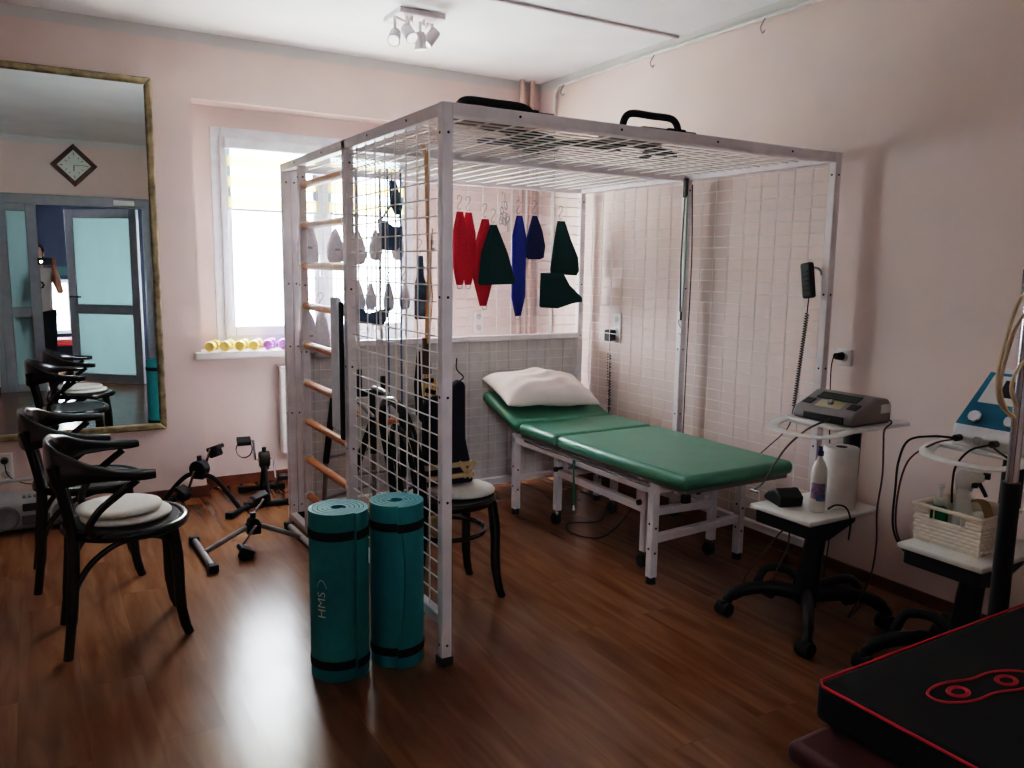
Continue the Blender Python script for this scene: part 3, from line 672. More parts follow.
for y in (.40, 1.13):
    g = G(); g.box(1.325, 1.335, y, y+.12, .29, .47); g.box(1.675, 1.685, y, y+.12, .29, .47); g.build('lift_plate', white_metal, tb, bevel=.003)
    g = G()
    for z in (.33, .42): g.cyl((1.32, y+.04, z), (1.27, y+.04, z), .014, n=12); g.cyl((1.68, y+.04, z), (1.66, y+.04, z), .014, n=12)
    g.build('knob', black_plastic, tb)
g = G(); g.bar((1.42, .3, .40), (1.55, .05, .50), .025, .025); g.bar((1.56, .3, .38), (1.68, .06, .5), .02, .02); g.build('support_arm', white_metal, tb, bevel=.003)
G().box(1.42, 1.56, .5, .9, .36, .44).build('lift_motor', black_plastic, tb, bevel=.01)
g = G(); g.tube(smooth([(1.18, .85, .46), (1.175, .85, .40), (1.178, .845, .30), (1.172, .84, .215)], 5), .0045, 6); g.tube(smooth([(1.18, .862, .46), (1.182, .86, .38), (1.176, .852, .26)], 5), .004, 6); g.build('pull_cord', mat('green_cord', (20, 110, 84), .7), tb)
G().cyl((1.172, .84, .225), (1.172, .838, .198), .004, .007, n=8).build('cord_tip', white_plastic, tb)
t = thing('table_remote', 'black hand control hanging on a wire under the foot end of the table', 'remote control', (1.55, .41, .28))
G().rbox((1.55, .405, .315), (.05, .035, .07)).build('body', black_plastic, t, bevel=.012, seg=3)
G().tube(smooth([(1.55, .405, .35), (1.545, .405, .42), (1.55, .41, .495)], 4), .004, 6).build('wire', black_plastic, t)
G().tube(smooth([(1.48, .62, .37), (1.42, .72, .15), (1.36, .85, .012), (1.28, 1.0, .008), (1.36, 1.15, .008), (1.55, 1.1, .008), (1.8, 1.35, .008), (2.05, 1.5, .01)], 6), .004, 6).build('power_cable', black_rubber, tb)

# pillow
def pillow():
    me = bpy.data.meshes.new('pillow'); bm = bmesh.new(); N = 22; vs = {}
    hx, hy = .33, .205
    for s in (1, -1):
        for i in range(N+1):
            for j in range(N+1):
                if s < 0 and (i in (0, N) or j in (0, N)): vs[(s, i, j)] = vs[(1, i, j)]; continue
                u = -1+2*i/N; v = -1+2*j/N
                pin = 1-.10*(1-abs(u))**0*(v*v*.0)
                ex = hx*(1-.05*(1-v*v)); ey = hy*(1-.06*(1-u*u))
                h = ((1-abs(u)**2.6)*(1-abs(v)**2.6))**.5
                z = s*(.118*h if s > 0 else .035*h)
                z += .010*math.sin(7*u+3*v)*h+.006*math.sin(13*v-5*u)*h-.008*math.exp(-((u+v*.4)/.12)**2)*h
                vs[(s, i, j)] = bm.verts.new((u*ex, v*ey, z))
    for s in (1, -1):
        for i in range(N):
            for j in range(N):
                q = [vs[(s, i, j)], vs[(s, i+1, j)], vs[(s, i+1, j+1)], vs[(s, i, j+1)]]
                bm.faces.new(q if s > 0 else q[::-1])
    bmesh.ops.recalc_face_normals(bm, faces=bm.faces); bm.to_mesh(me); bm.free()
    for p in me.polygons: p.use_smooth = True
    me.materials.append(mat('pillow_cotton', (236, 220, 216), .9, var=.03, bump=.06, bscale=30))
    o = bpy.data.objects.new('pillow', me); COL.objects.link(o)
    o.location = (1.445, 1.60, .705); o.rotation_euler = (ang*.9, math.radians(3), math.radians(-4))
    b = o.modifiers.new('sub', 'SUBSURF'); b.levels = 1; b.render_levels = 1
    return tag(o, 'plump pale pink pillow lying on raised head end of treatment table', 'pillow')
pillow()

# ------------------------------------------------------------------ bentwood chairs
def chair():
    c = thing('bentwood_armchair', 'black bentwood armchair nearest the camera with a pale round cushion', 'chair', (0, 0, 0), group='black bentwood armchairs')
    # seat: rim and pressed panel
    def seatpoly(k):
        return [(k*(.215*math.cos(a)+(.012 if math.cos(a) > 0 else 0)), k*(.222*math.sin(a))*(1.0+.06*math.cos(a))) for a in [2*PI*i/36 for i in range(36)]]
    g = G(); n = 36; P = [(1.0, .432), (1.03, .440), (1.03, .458), (1.0, .466), (.90, .466), (.88, .461)]
    vs = []; fs = []
    for k, z in P: vs += [(x, y, z) for x, y in seatpoly(k)]
    for i in range(len(P)-1):
        for j in range(n): fs.append((i*n+j, i*n+(j+1) % n, (i+1)*n+(j+1) % n, (i+1)*n+j))
    fs.append(tuple(range(n))[::-1]); fs.append(tuple((len(P)-1)*n+j for j in range(n)))
    g.add(vs, fs); st = g.build('seat', black_wood, c, ang=50)
    g = G(); g.prism(seatpoly(.885), XY(.4605), .003); g.build('seat_panel', dark_seat, st)
    for s in (-1, 1):
        G().tube(smooth([(.155, s*.135, .44), (.17, s*.140, .30), (.172, s*.142, .15), (.185, s*.146, .05), (.20, s*.150, 0)], 5), [.023]*6+[.022]*6+[.020]*5+[.018]*4, 10).build('leg', black_wood, c)
        G().tube(smooth([(-.225, s*.175, 0), (-.205, s*.168, .15), (-.19, s*.160, .32), (-.185, s*.155, .46), (-.205, s*.16, .60), (-.235, s*.165, .73)], 5), [.018]*5+[.0215]*10+[.020]*11, 10).build('leg', black_wood, c)
        G().tube(smooth([(-.205, s*.166, .13), (-.19, s*.165, .24), (-.14, s*.168, .34), (-.06, s*.172, .405), (.02, s*.172, .43)], 5), .0115, 8).build('brace', black_wood, c)
        G().tube(smooth([(.165, s*.140, .37), (.14, s*.145, .395), (.09, s*.155, .42), (.04, s*.165, .43)], 5), .010, 8).build('brace', black_wood, c)
        G().tube(smooth([(-.11, s*.195, .455), (-.135, s*.225, .50), (-.10, s*.255, .57), (-.03, s*.265, .63), (.03, s*.27, .675)], 5), .0135, 8).build('arm_support', black_wood, c)
    G().tube(smooth([(-.195, .165, .26), (-.19, .10, .36), (-.185, 0, .40), (-.19, -.10, .36), (-.195, -.165, .26)], 5), .0105, 8).build('brace', black_wood, c)
    # wide bent band: arms and back
    path = [(.09, -.29, .695), (.05, -.285, .695), (-.03, -.27, .700), (-.12, -.245, .708), (-.19, -.20, .715), (-.235, -.12, .716), (-.25, 0, .716), (-.235, .12, .716), (-.19, .20, .715), (-.12, .245, .708), (-.03, .27, .700), (.05, .285, .695), (.09, .29, .695)]
    hh = [.013, .016, .018, .032, .060, .080, .086, .080, .060, .032, .018, .016, .013]
    ww = [.026, .036, .033, .021, .012, .010, .010, .010, .012, .021, .033, .036, .026]
    pts = smooth(path, 4); k = 4
    def itp(a, i):
        j = min(i//k, len(a)-2); t = (i-j*k)/k; return a[j]*(1-t)+a[j+1]*t
    g = G(); n = 12; vs = []; fs = []
    for i, p in enumerate(pts):
        dd = (pts[min(i+1, len(pts)-1)]-pts[max(i-1, 0)]); dd.z = 0; dd.normalize(); nn = Vector((dd.y, -dd.x, 0))
        h_, w_ = itp(hh, i), itp(ww, i)
        for q in range(n):
            a = 2*PI*q/n; cs, sn = math.cos(a), math.sin(a)
            cs = math.copysign(abs(cs)**.5, cs); sn = math.copysign(abs(sn)**.5, sn)
            vs.append(p+nn*w_*cs+Vector((0, 0, h_*sn)))
    for i in range(len(pts)-1):
        for q in range(n): fs.append((i*n+q, i*n+(q+1) % n, (i+1)*n+(q+1) % n, (i+1)*n+q))
    fs.append(tuple(range(n))); fs.append(tuple((len(pts)-1)*n+q for q in range(n)))
    g.add(vs, fs); g.build('back_and_arms', black_wood, c, ang=60)
    return c
c1 = chair(); c1.location = (-.95, .895, 0)
c2 = dup(c1, (-1.04, 1.635, 0), 'black bentwood armchair standing between the mirror and the nearer armchair')
def side_chair(o):
    t = thing('bentwood_chair', 'black hoop back bentwood chair inside the cage with a brace on it', 'chair', o); o = Vector(o)
    Q = lambda *p: o+Vector(p)
    n = 36; P_ = [(1.0, .432), (1.03, .440), (1.03, .458), (1.0, .466), (.90, .466), (.88, .461)]; vs = []; fs = []
    for k, z in P_: vs += [Q(.205*k*math.cos(2*PI*i/n), .21*k*math.sin(2*PI*i/n), z) for i in range(n)]
    for i in range(len(P_)-1):
        for q in range(n): fs.append((i*n+q, i*n+(q+1) % n, (i+1)*n+(q+1) % n, (i+1)*n+q))
    fs.append(tuple(range(n))[::-1]); fs.append(tuple((len(P_)-1)*n+q for q in range(n)))
    st = G().add(vs, fs).build('seat', black_wood, t, ang=50)
    G().lathe([(.01, .461), (.175, .461), (.175, .464), (.01, .464)], o, n=32).build('seat_panel', dark_seat, st)
    for s_ in (-1, 1):
        G().tube(smooth([Q(.15, s_*.135, .44), Q(.165, s_*.140, .30), Q(.167, s_*.142, .15), Q(.18, s_*.15, .05), Q(.195, s_*.155, 0)], 5), [.0225]*6+[.021]*6+[.019]*5+[.017]*4, 10).build('leg', black_wood, t)
        G().tube(smooth([Q(-.24, s_*.175, 0), Q(-.215, s_*.168, .15), Q(-.195, s_*.160, .32), Q(-.19, s_*.158, .47)], 5), .0195, 10).build('leg', black_wood, t)
    G().tube([Q(.168*math.cos(2*PI*k/32), .165*math.sin(2*PI*k/32), .30) for k in range(32)], .010, 8, closed=True).build('leg_ring', black_wood, t)
    G().tube(smooth([Q(-.19, -.158, .46), Q(-.205, -.175, .60), Q(-.235, -.165, .76), Q(-.255, -.10, .865), Q(-.26, 0, .895), Q(-.255, .10, .865), Q(-.235, .165, .76), Q(-.205, .175, .60), Q(-.19, .158, .46)], 5), .0185, 10).build('back_hoop', black_wood, t)
    G().tube(smooth([Q(-.185, -.08, .46), Q(-.20, -.09, .58), Q(-.225, -.085, .70), Q(-.238, -.045, .77), Q(-.24, 0, .785), Q(-.238, .045, .77), Q(-.225, .085, .70), Q(-.20, .09, .58), Q(-.185, .08, .46)], 5), .012, 8).build('back_splat', black_wood, t)
side_chair((.32, .605, 0))
def cushion(x, y, z, r, label):
    o = G().lathe([(.01, 0), (r-.02, 0), (r-.003, .006), (r, .012), (r-.004, .02), (r-.03, .024), (.01, .026)], (x, y, z), n=32).build('seat_cushion', light_f, ang=70)
    return tag(o, label, 'cushion', 'round seat cushions')
cushion(-.94, .90, .4665, .165, 'lower of two pale round cushions stacked on the nearest armchair')
cushion(-.962, .915, .4930, .155, 'upper of two pale round cushions stacked on the nearest armchair')
cushion(.38, .59, .4665, .15, 'pale round cushion on the hoop back chair inside the cage')

# leg brace standing on chair three
t = thing('knee_brace', 'long navy knee brace with beige straps standing on the chair inside the cage', 'brace', (.36, .62, .493))
def quadg(g, a, b, th):
    g.prism(a, b, th)
g = G(); g.prism([(.215, .495), (.455, .495), (.442, .58), (.414, .70), (.412, .945), (.385, .965), (.345, .94), (.30, .90), (.235, .89), (.215, .86)], XZ(.61), .05); g.build('shell', mat('navy_brace_cloth', (27, 31, 46), .85, var=.2, scale=60, bump=.15), t, bevel=.014, seg=3)
beige = mat('beige_strap', (186, 160, 128), .8)
g = G()
for z in (.525, .575): g.box(.21, .452, .598, .668, z, z+.022)
g.rbox((.405, .602, .56), (.10, .012, .022), (0, .9, 0)); g.rbox((.425, .602, .56), (.09, .012, .022), (0, -.9, 0))
g.build('strap', beige, t, bevel=.004)
G().tube(smooth([(.39, .635, .955), (.408, .63, .975), (.375, .63, 1.01), (.37, .62, 1.06)], 4), .003, 6).build('loop', black_plastic, t)
t = thing('arm_sling_bag', 'beige folded strap hanging below the seat edge of the chair inside the cage', 'strap', (.15, .45, .38))
G().puff([(.13, .44), (.20, .445), (.235, .40), (.225, .36), (.17, .345), (.135, .37)], XZ(.40), .03).build('strap_roll', beige, t)

# walking frame inside the cage
t = thing('walking_frame', 'grey folding walking frame with black legs and cork grips in the cage', 'walking frame', (.25, 1.45, 0))
gt = mat('grey_tube', (150, 146, 146), .35, .5); ck = mat('cork_grip', (196, 128, 84), .6, var=.2, scale=60)
for (a, b, c_) in (((.11, 1.52, .78), (.075, 1.56, .42), (.065, 1.60, 0)), ((.235, 1.28, .70), (.13, 1.34, .34), (.095, 1.36, 0)), ((.36, 1.62, .78), (.38, 1.66, .42), (.40, 1.70, 0)), ((.40, 1.30, .70), (.42, 1.33, .36), (.44, 1.35, 0))):
    l = G().tube([b, c_], .012, 10).build('leg', gt, t)
    G().tube([a, b], .017, 10).build('sleeve', black_plastic, l)
    G().cyl(c_, (c_[0], c_[1], .03), .018, .014, n=12).build('tip', black_rubber, l)
for q in ([(.08, 1.56, .45), (.37, 1.66, .45)], [(.15, 1.34, .40), (.42, 1.33, .40)], [(.07, 1.58, .22), (.38, 1.67, .24)]): G().tube(q, .009, 8).build('cross_bar', gt, t)
g = G(); g.tube(smooth([(.10, 1.52, .78), (.10, 1.50, .80), (.17, 1.40, .79), (.235, 1.28, .70)], 5), .012, 8); g.tube(smooth([(.36, 1.62, .78), (.36, 1.58, .80), (.38, 1.42, .78), (.40, 1.30, .70)], 5), .012, 8); g.build('side_tube', gt, t)
for a, b in (((.27, 1.32, .655), (.42, 1.35, .66)), ((.12, 1.46, .70), (.20, 1.40, .70))): G().cyl(a, b, .017, n=12).build('grip', ck, t)

# ------------------------------------------------------------------ yoga mats
def yoga(x, y, label, text, R1, end, wav=0):
    # a foam sheet rolled as a spiral; the outer end may wander along the height
    t = thing('yoga_mat', label, 'yoga mat', (x, y, 0), group='rolled teal exercise mats')
    Hh = .61; R0 = .030; th = .0158; turns = (R1-R0)/th; N = int(turns*40); nz = 12 if wav else 1
    ca = math.atan2(-2.5-y, -1.21-x); ae = ca+end
    rad = lambda da: R1-th*da/(2*PI)          # outer radius da radians behind the nominal end
    g = G(); vs = []; fs = []
    for k in range(nz+1):
        z = .001+(Hh-.001)*k/nz; sh_ = wav*math.sin(PI*(k/nz)**1.2)+.12*wav*k/nz
        for i in range(N+1):
            da = sh_*(i/N)**6+(turns*2*PI)*(1-i/N)
            ro = rad(da); ri = ro-th*.86; a = ae+da
            vs += [(x+ri*math.cos(a), y+ri*math.sin(a), z), (x+ro*math.cos(a), y+ro*math.sin(a), z)]
    M_ = 2*(N+1)
    for k in range(nz):
        for i in range(N):
            b = k*M_+2*i; u = b+M_
            fs.append((b+1, b+3, u+3, u+1)); fs.append((b, u, u+2, b+2))
        b = k*M_; fs.append((b, b+1, b+M_+1, b+M_)); b = k*M_+2*N; fs.append((b, b+M_, b+M_+1, b+1))
    for i in range(N):
        b = 2*i; fs.append((b, b+2, b+3, b+1)); b = nz*M_+2*i; fs.append((b, b+1, b+3, b+2))
    g.add(vs, fs); g.build('foam_roll', teal, t, ang=35)
    for z in (.045, .515):
        pts = [(x+(rad(da)+.0016)*math.cos(ae+da), y+(rad(da)+.0016)*math.sin(ae+da), z+.016) for da in [2*PI*q/60 for q in range(61)]]
        G().tube(pts, .016, 8, flat=(1, .09), up=(0, 0, 1)).build('strap', mat('black_elastic', (16, 18, 22), .8), t)
    if text:
        cu = bpy.data.curves.new('txt', 'FONT'); cu.body = text; cu.size = .05; cu.align_x = 'CENTER'; cu.align_y = 'CENTER'; cu.resolution_u = 3
        to = bpy.data.objects.new('txt', cu); COL.objects.link(to)
        dg = bpy.context.evaluated_depsgraph_get(); ev = to.evaluated_get(dg); me = ev.to_mesh()
        bm = bmesh.new(); bm.from_mesh(me); ev.to_mesh_clear(); bpy.data.objects.remove(to)
        bmesh.ops.subdivide_edges(bm, edges=bm.edges, cuts=2)
        c0 = ca-.62
        def on(a, h): rr = rad((a-ae) % (2*PI))+.0012; return Vector((rr*math.cos(a), rr*math.sin(a), h))
        for v in bm.verts: v.co = on(c0-v.co.y/R1, .285+v.co.x)
        me2 = bpy.data.meshes.new('printed_logo'); bm.to_mesh(me2); bm.free()
        me2.materials.append(mat('white_print', (205, 222, 220), .7))
        oo = bpy.data.objects.new('printed_logo', me2); COL.objects.link(oo); oo.parent = t
        gg = G()
        for sgn in (-1, 1):
            gg.tube([on(c0+sgn*i/6*.20, .347+.028*(1-(i/6)**2))+Vector((x, y, 0)) for i in range(7)], [.0026-.0003*i for i in range(7)], 6)
        gg.build('logo_mark', mat('white_print', (205, 222, 220), .7), t)
    return t
yoga(-.330, .167, 'rolled teal exercise mat standing on the left, with white printed lettering', 'HMS', .110, .62)
yoga(-.112, .160, 'rolled teal exercise mat standing on the right, against cage corner', None, .106, .06, .26)

# ------------------------------------------------------------------ pedal exercisers
def pedal(name, label, loc, rz, m_tube, m_foot, span, hub_z, arch, foot_len, m_ped, strap=None, ca=.6, hubr=.05, crank=.13):
    t = thing('pedal_exerciser', label, 'pedal exerciser', loc, rz, 'pedal exercisers on the floor')
    o = Vector(loc)
    def Q(x, y, z): return o+Vector((x, y, z))
    for s in (-1, 1):
        x = s*span
        b = G().cyl(Q(x, -foot_len/2, .018), Q(x, foot_len/2, .018), .016, n=12).build('foot_bar', m_tube, t)
        for e in (-1, 1): G().box(o.x+x-.024, o.x+x+.024, o.y+e*(foot_len/2)-.022, o.y+e*(foot_len/2)+.022, 0, .038).build('end_cap', black_rubber, b, bevel=.006)
        if arch: pts = smooth([Q(x, 0, .02), Q(x*.62, 0, hub_z*.55), Q(x*.3, 0, hub_z*.82), Q(0, 0, hub_z*.86)], 5)
        else: pts = [Q(x, 0, .02), Q(x*.2, 0, hub_z*.8), Q(0, 0, hub_z*.86)]
        G().tube(pts, .0135, 10).build('frame_tube', m_tube, t)
    g = G(); g.cyl(Q(0, -.032, hub_z), Q(0, .032, hub_z), hubr, n=20); g.rbox(Q(0, 0, hub_z-.03), (.07, .05, .06)); g.build('hub', black_plastic if m_ped is black_plastic else grey_metal, t, bevel=.006)
    G().cyl(Q(0, 0, hub_z+hubr*.7), Q(0, 0, hub_z+hubr+.025), .014, n=12).build('tension_knob', black_plastic, t)
    for s in (-1, 1):
        a = ca if s > 0 else ca+PI; e = (crank*math.cos(a), crank*math.sin(a))
        cr = G().tube([Q(0, s*.03, hub_z), Q(0, s*.055, hub_z), Q(e[0], s*.06, hub_z+e[1]), Q(e[0], s*.13, hub_z+e[1])], .0075, 8).build('crank', chrome, t)
        p = G().rbox(Q(e[0], s*.115, hub_z+e[1]), (.075, .085, .026), (0, -.35 if s > 0 else .5, 0)).build('pedal', m_ped, t, bevel=.006)
        if strap: 
            c_ = Q(e[0], s*.115, hub_z+e[1])
            G().tube([c_+Vector((0, .048*math.cos(k*PI/8), -.05+.055*math.sin(k*PI/8))) for k in range(16)], .014, 6, closed=True, flat=(1, .2), up=(1, 0, 0)).build('strap', black_rubber, p)
        else:
            G().rbox(Q(e[0], s*.115, hub_z+e[1]-.03), (.06, .07, .05), (0, -.35 if s > 0 else .5, 0)).build('pedal_guard', dark_f, p, bevel=.01)
    return t
pedal('a', 'silver folding pedal exerciser on the floor in front of the wall bars', (-.30, 1.60, 0), .02, grey_metal, black_rubber, .25, .14, False, .46, black_plastic, None, ca=.95, hubr=.028, crank=.12)
pedal('b', 'black pedal exerciser with arched frame nearest the mirror wall', (-.415, 2.43, 0), -.75, dark_f, black_rubber, .26, .25, True, .22, black_plastic, None, ca=1.25, hubr=.052, crank=.11)
pedal('c', 'black pedal exerciser with strap loop pedals beside the cage corner', (-.02, 2.50, 0), 1.45, dark_f, black_rubber, .19, .25, False, .25, black_plastic, -1, ca=1.3, hubr=.05, crank=.12)

# ------------------------------------------------------------------ dumbbells
def dumbbell(m, label, loc, rz, s=1):
    t = thing('dumbbell', label, 'dumbbell', loc, rz, 'small vinyl dumbbells on the window sill'); o = Vector(loc); r = .034*s
    for e in (-1, 1): G().lathe([(.012, -.022), (r*.8, -.024), (r, -.012), (r, .012), (r*.8, .024), (.012, .022)], o+Vector((0, e*.055*s, r)), (0, 1, 0), 8).build('weight', m, t, ang=30)
    G().cyl(o+Vector((0, -.04*s, r)), o+Vector((0, .04*s, r)), .012, n=10).build('handle', m, t)
    return t
ye = mat('yellow_vinyl', (236, 198, 112), .45); pu = mat('purple_vinyl', (190, 130, 216), .45); te = mat('turquoise_vinyl', (70, 190, 190), .45); pk = mat('pink_vinyl', (224, 120, 180), .45)
zs = .915
for x, y, m_, lb in ((-.255, 2.745, ye, 'yellow dumbbell at the left end of the window sill'), (-.165, 2.745, ye, 'yellow dumbbell, second from the left end of the sill'), (-.075, 2.745, ye, 'yellow dumbbell, third from the left end of the sill'), (.01, 2.745, ye, 'yellow dumbbell, fourth from left, next to the purple ones'),
        (.10, 2.76, pu, 'purple dumbbell right after the yellow ones'), (.20, 2.77, pu, 'purple dumbbell next to the turquoise one'), (.30, 2.77, te, 'turquoise dumbbell on the sill just left of the cage post'), (.42, 2.77, te, 'turquoise dumbbell on the sill behind the wall bars'), (.53, 2.77, pk, 'pink dumbbell on the sill behind the wall bars'), (.64, 2.77, pu, 'purple dumbbell on the sill seen between the rungs')):
    dumbbell(m_, lb, (x, y, zs), -.45)

# ------------------------------------------------------------------ boombox and sockets
silver = mat('silver_plastic', (176, 176, 180), .35, .3)
t = thing('boombox', 'silver portable stereo on the floor under the mirror', 'radio', (-1.27, 2.53, 0))
prof = [(2.42, .02), (2.41, .07), (2.44, .17), (2.50, .20), (2.60, .20), (2.63, .15), (2.63, .02)]
def YZp(x0): return lambda u, v, w: Vector((x0+w, u, v))
g = G(); g.prism(prof, YZp(-1.46), .40); bb = g.build('body', silver, t, bevel=.02, seg=3)
for x in (-1.40, -1.12):
    s_ = G().lathe([(.062, -.01), (.066, .006), (.055, .012), (.02, .004), (.005, .008)], (x, 2.415, .095), (0, -1, .12), 24).build('speaker', mat('speaker_grey', (120, 120, 126), .5, .2), t)
G().rbox((-1.26, 2.43, .14), (.12, .02, .04), (-.2, 0, 0)).build('display', black_plastic, t, bevel=.004)
G().rbox((-1.26, 2.415, .075), (.13, .014, .05), (-.1, 0, 0)).build('cassette_door', mat('dark_silver', (104, 104, 110), .3, .4), t, bevel=.004)
g = G()
for k in range(5): g.rbox((-1.31+.025*k, 2.47, .192), (.018, .02, .012), (.4, 0, 0))
g.build('buttons', grey_metal, t, bevel=.003)
G().tube(smooth([(-1.45, 2.56, .15), (-1.44, 2.56, .24), (-1.40, 2.56, .262), (-1.27, 2.56, .265), (-1.13, 2.56, .262), (-1.09, 2.56, .24), (-1.08, 2.56, .15)], 5), .011, 8).build('handle', silver, t)
def socket(x, y, z, ax, label, double=False):
    t = thing('wall_socket', label, 'socket', (x, y, z))
    n = 2 if double else 1
    def B(u0, u1, d0, d1, z0, z1):
        return G().box(u0, u1, y-d1, y-d0, z0, z1) if ax == 'y' else G().box(x-d1, x-d0, u0, u1, z0, z1)
    u = x if ax == 'y' else y
    B(u-.04, u+.04, 0, .012, z-.04*n, z+.04*n).build('plate', white_plastic, t, bevel=.004)
    for k in range(n):
        zz = z+(.04-.08*k if n == 2 else 0)
        ax_ = (0, -1, 0) if ax == 'y' else (-1, 0, 0)
        p = Vector((x, y, zz))+Vector(ax_)*.0125
        G().lathe([(.021, 0), (.021, .003), (.018, .003), (.018, .0012), (.002, .001)], p, ax_, 20).build('recess', mat('socket_recess_grey', (190, 188, 184), .5), t)  # recess disc a little greyer than the plate
    return t
socket(-1.396, YB, .31, 'y', 'white double wall socket left of the armchairs above the stereo', True)
socket(1.609, YB, 1.057, 'y', 'white wall socket on the back wall behind the slings', True)
socket(XR, 1.70, 1.09, 'x', 'white double wall socket behind the right mesh with black plug', True)
socket(XR, -.041, 1.055, 'x', 'white wall socket right of the cage with device plug')
def plug(p, ax, pts, r, label):
    t = thing('power_plug', label, 'plug', p, group=None); p = Vector(p); a = Vector(ax)
    G().cyl(p, p+a*.035, .02, .015, n=14).build('plug_body', black_plastic, t); G().tube(pts, r, 6).build('cable', black_rubber, t)
    return t
plug((-1.396, YB-.018, .35), (0, -1, 0), smooth([(-1.396, YB-.05, .35), (-1.38, YB-.06, .27), (-1.30, YB-.07, .22), (-1.16, 2.62, .205), (-1.12, 2.60, .17)], 6), .003, 'black plug and cable of the stereo in the left wall socket')
plug((XR-.018, -.035, 1.06), (-1, .25, 0), smooth([(XR-.05, -.015, 1.072), (XR-.085, -.03, 1.0), (XR-.09, -.04, .85), (XR-.09, -.05, .7), (XR-.10, -.1, .3), (XR-.15, -.12, .01)], 6), .003, 'black plug with grey cable in the socket right of the cage')
t = thing('power_adapter', 'black plug-in adapter with coiled cord on the wall behind the mesh', 'adapter', (2.07, 1.72, 1.0))
G().box(XR-.07, XR-.014, 1.70, 1.76, .985, 1.06).build('body', black_plastic, t, bevel=.008)
G().tube([(2.07, 1.735, .985), (2.07, 1.735, .91)]+coil((2.07, 1.735, .90), (2.068, 1.72, .52), .011, 20, 8)+[Vector((2.068, 1.72, .5)), Vector((2.06, 1.7, .3))], .0035, 5).build('coiled_cord', black_plastic, t)

# ------------------------------------------------------------------ trolleys
def cart(o, label):
    t = thing('equipment_trolley', label, 'trolley', o, group='white and black equipment trolleys'); o = Vector(o)
    def Q(x, y, z): return o+Vector((x, y, z))
    hub = (0, 0, .10)
    for sx, sy in ((-1, -1), (-1, 1), (1, -1), (1, 1)):
        e = (sx*.245, sy*.21)
        l = G().tube(smooth([Q(0, 0, .115), Q(e[0]*.45, e[1]*.45, .135), Q(e[0]*.8, e[1]*.8, .115), Q(e[0]*.97, e[1]*.97, .075), Q(*e, .05)], 5), [.034]*6+[.028]*8+[.022]*7, 10, flat=(1, .8), up=(0, 0, 1)).build('base_arm', black_plastic, t)
        g = G(); g.cyl(Q(e[0]-.012, e[1]-.028, .03), Q(e[0]-.012, e[1]+.028, .03), .03, n=18); g.ball(Q(e[0]-.004, e[1], .045), (.03, .024, .026)); g.build('caster', black_rubber, l)
    # loop handles over the rear arms
    for q in ([Q(.02, .03, .13), Q(.05, .13, .165), Q(.0, .21, .165), Q(-.035, .225, .12), Q(-.05, .22, .085), Q(-.10, .10, .10)], [Q(.02, 0, .13), Q(.11, -.03, .165), Q(.20, -.055, .165), Q(.245, -.065, .12), Q(.235, -.075, .085), Q(.12, -.10, .10)]):
        G().tube(smooth(q, 5), .019, 10).build('base_loop', black_plastic, t)
    G().tube([Q(-.01, 0, .08), Q(.015, -.005, .30), Q(.035, -.01, .43), Q(.11, -.01, .475), Q(.19, -.005, .515), Q(.205, -.012, .62), Q(.205, -.015, .85)], [.052, .046, .042, .040, .038, .038, .038], 12, flat=(1, .72), up=(0, 1, 0)).build('column', black_plastic, t)
    G().box(o.x-.205, o.x+.225, o.y-.155, o.y+.15, .482, .502).build('shelf', white_plastic, t, bevel=.006)
    g = G(); g.prism([(-.185, .482), (.10, .482), (.10, .455), (-.06, .40), (-.185, .425)], lambda u, v, w: Vector((o.x+u, o.y-.135+w, v)), .27); g.build('drawer', black_plastic, t, bevel=.008)
    # top shelf with a loop handle
    g = G(); ol = [(-.03, -.18), (.34, -.18), (.34, .18), (.06, .18), (-.03, .16)]
    g.prism([(o.x+u, o.y+v) for u, v in ol], XY(.835), .018); g.build('top_shelf', white_plastic, t, bevel=.006)
    hp = smooth([Q(.03, -.165, .846), Q(-.07, -.178, .844), Q(-.14, -.178, .838), Q(-.188, -.14, .832), Q(-.203, -.04, .83), Q(-.185, .065, .832), Q(-.135, .112, .838), Q(-.05, .14, .844), Q(.03, .155, .846)], 5)
    G().tube(hp, .022, 10, flat=(.28, 1.1), up=(0, 0, 1)).build('handle', white_plastic, t)
    return t
k1 = cart((1.505, -.385, 0), 'white and black wheeled trolley carrying a grey device beside the bed')
k2 = dup(k1, (1.605, -.982, 0), 'white and black wheeled trolley with blue console and basket by right wall')
# grey device
t = thing('therapy_device', 'grey electrotherapy device with sloped control panel on the first trolley', 'medical device', (1.62, -.39, .853))
dm = mat('device_grey', (128, 122, 122), .45); dd_ = mat('device_dark', (36, 36, 40), .4)
sec = [(1.505, .855), (1.505, .885), (1.518, .905), (1.645, .962), (1.725, .955), (1.745, .93), (1.745, .855)]
g = G(); g.prism(sec, lambda u, v, w: Vector((u, -.545+w, v)), .295); g.build('housing', dm, t, bevel=.014, seg=3)
sl_ = math.atan2(.057, .127)
def onp(f, v, h=.002):
    return Vector((1.518+f*.127, -.545+v*.295, .905+f*.057+h))
G().rbox(onp(.72, .5, .002), (.05, .19, .004), (0, -sl_, 0)).build('screen', mat('lcd_dark', (44, 58, 54), .2), t, bevel=.002)
G().rbox(onp(.30, .5, .002), (.05, .12, .004), (0, -sl_, 0)).build('keypad', mat('keypad_beige', (176, 168, 140), .5), t, bevel=.002)
for v in (.14, .86): G().rbox(onp(.32, v, .002), (.042, .045, .004), (0, -sl_, 0)).build('button_pad', dd_, t, bevel=.002)
G().lathe([(.013, 0), (.013, .012), (.010, .015)], onp(.30, .5, .004), (-math.sin(sl_), 0, math.cos(sl_)), 16).build('dial', grey_metal, t)
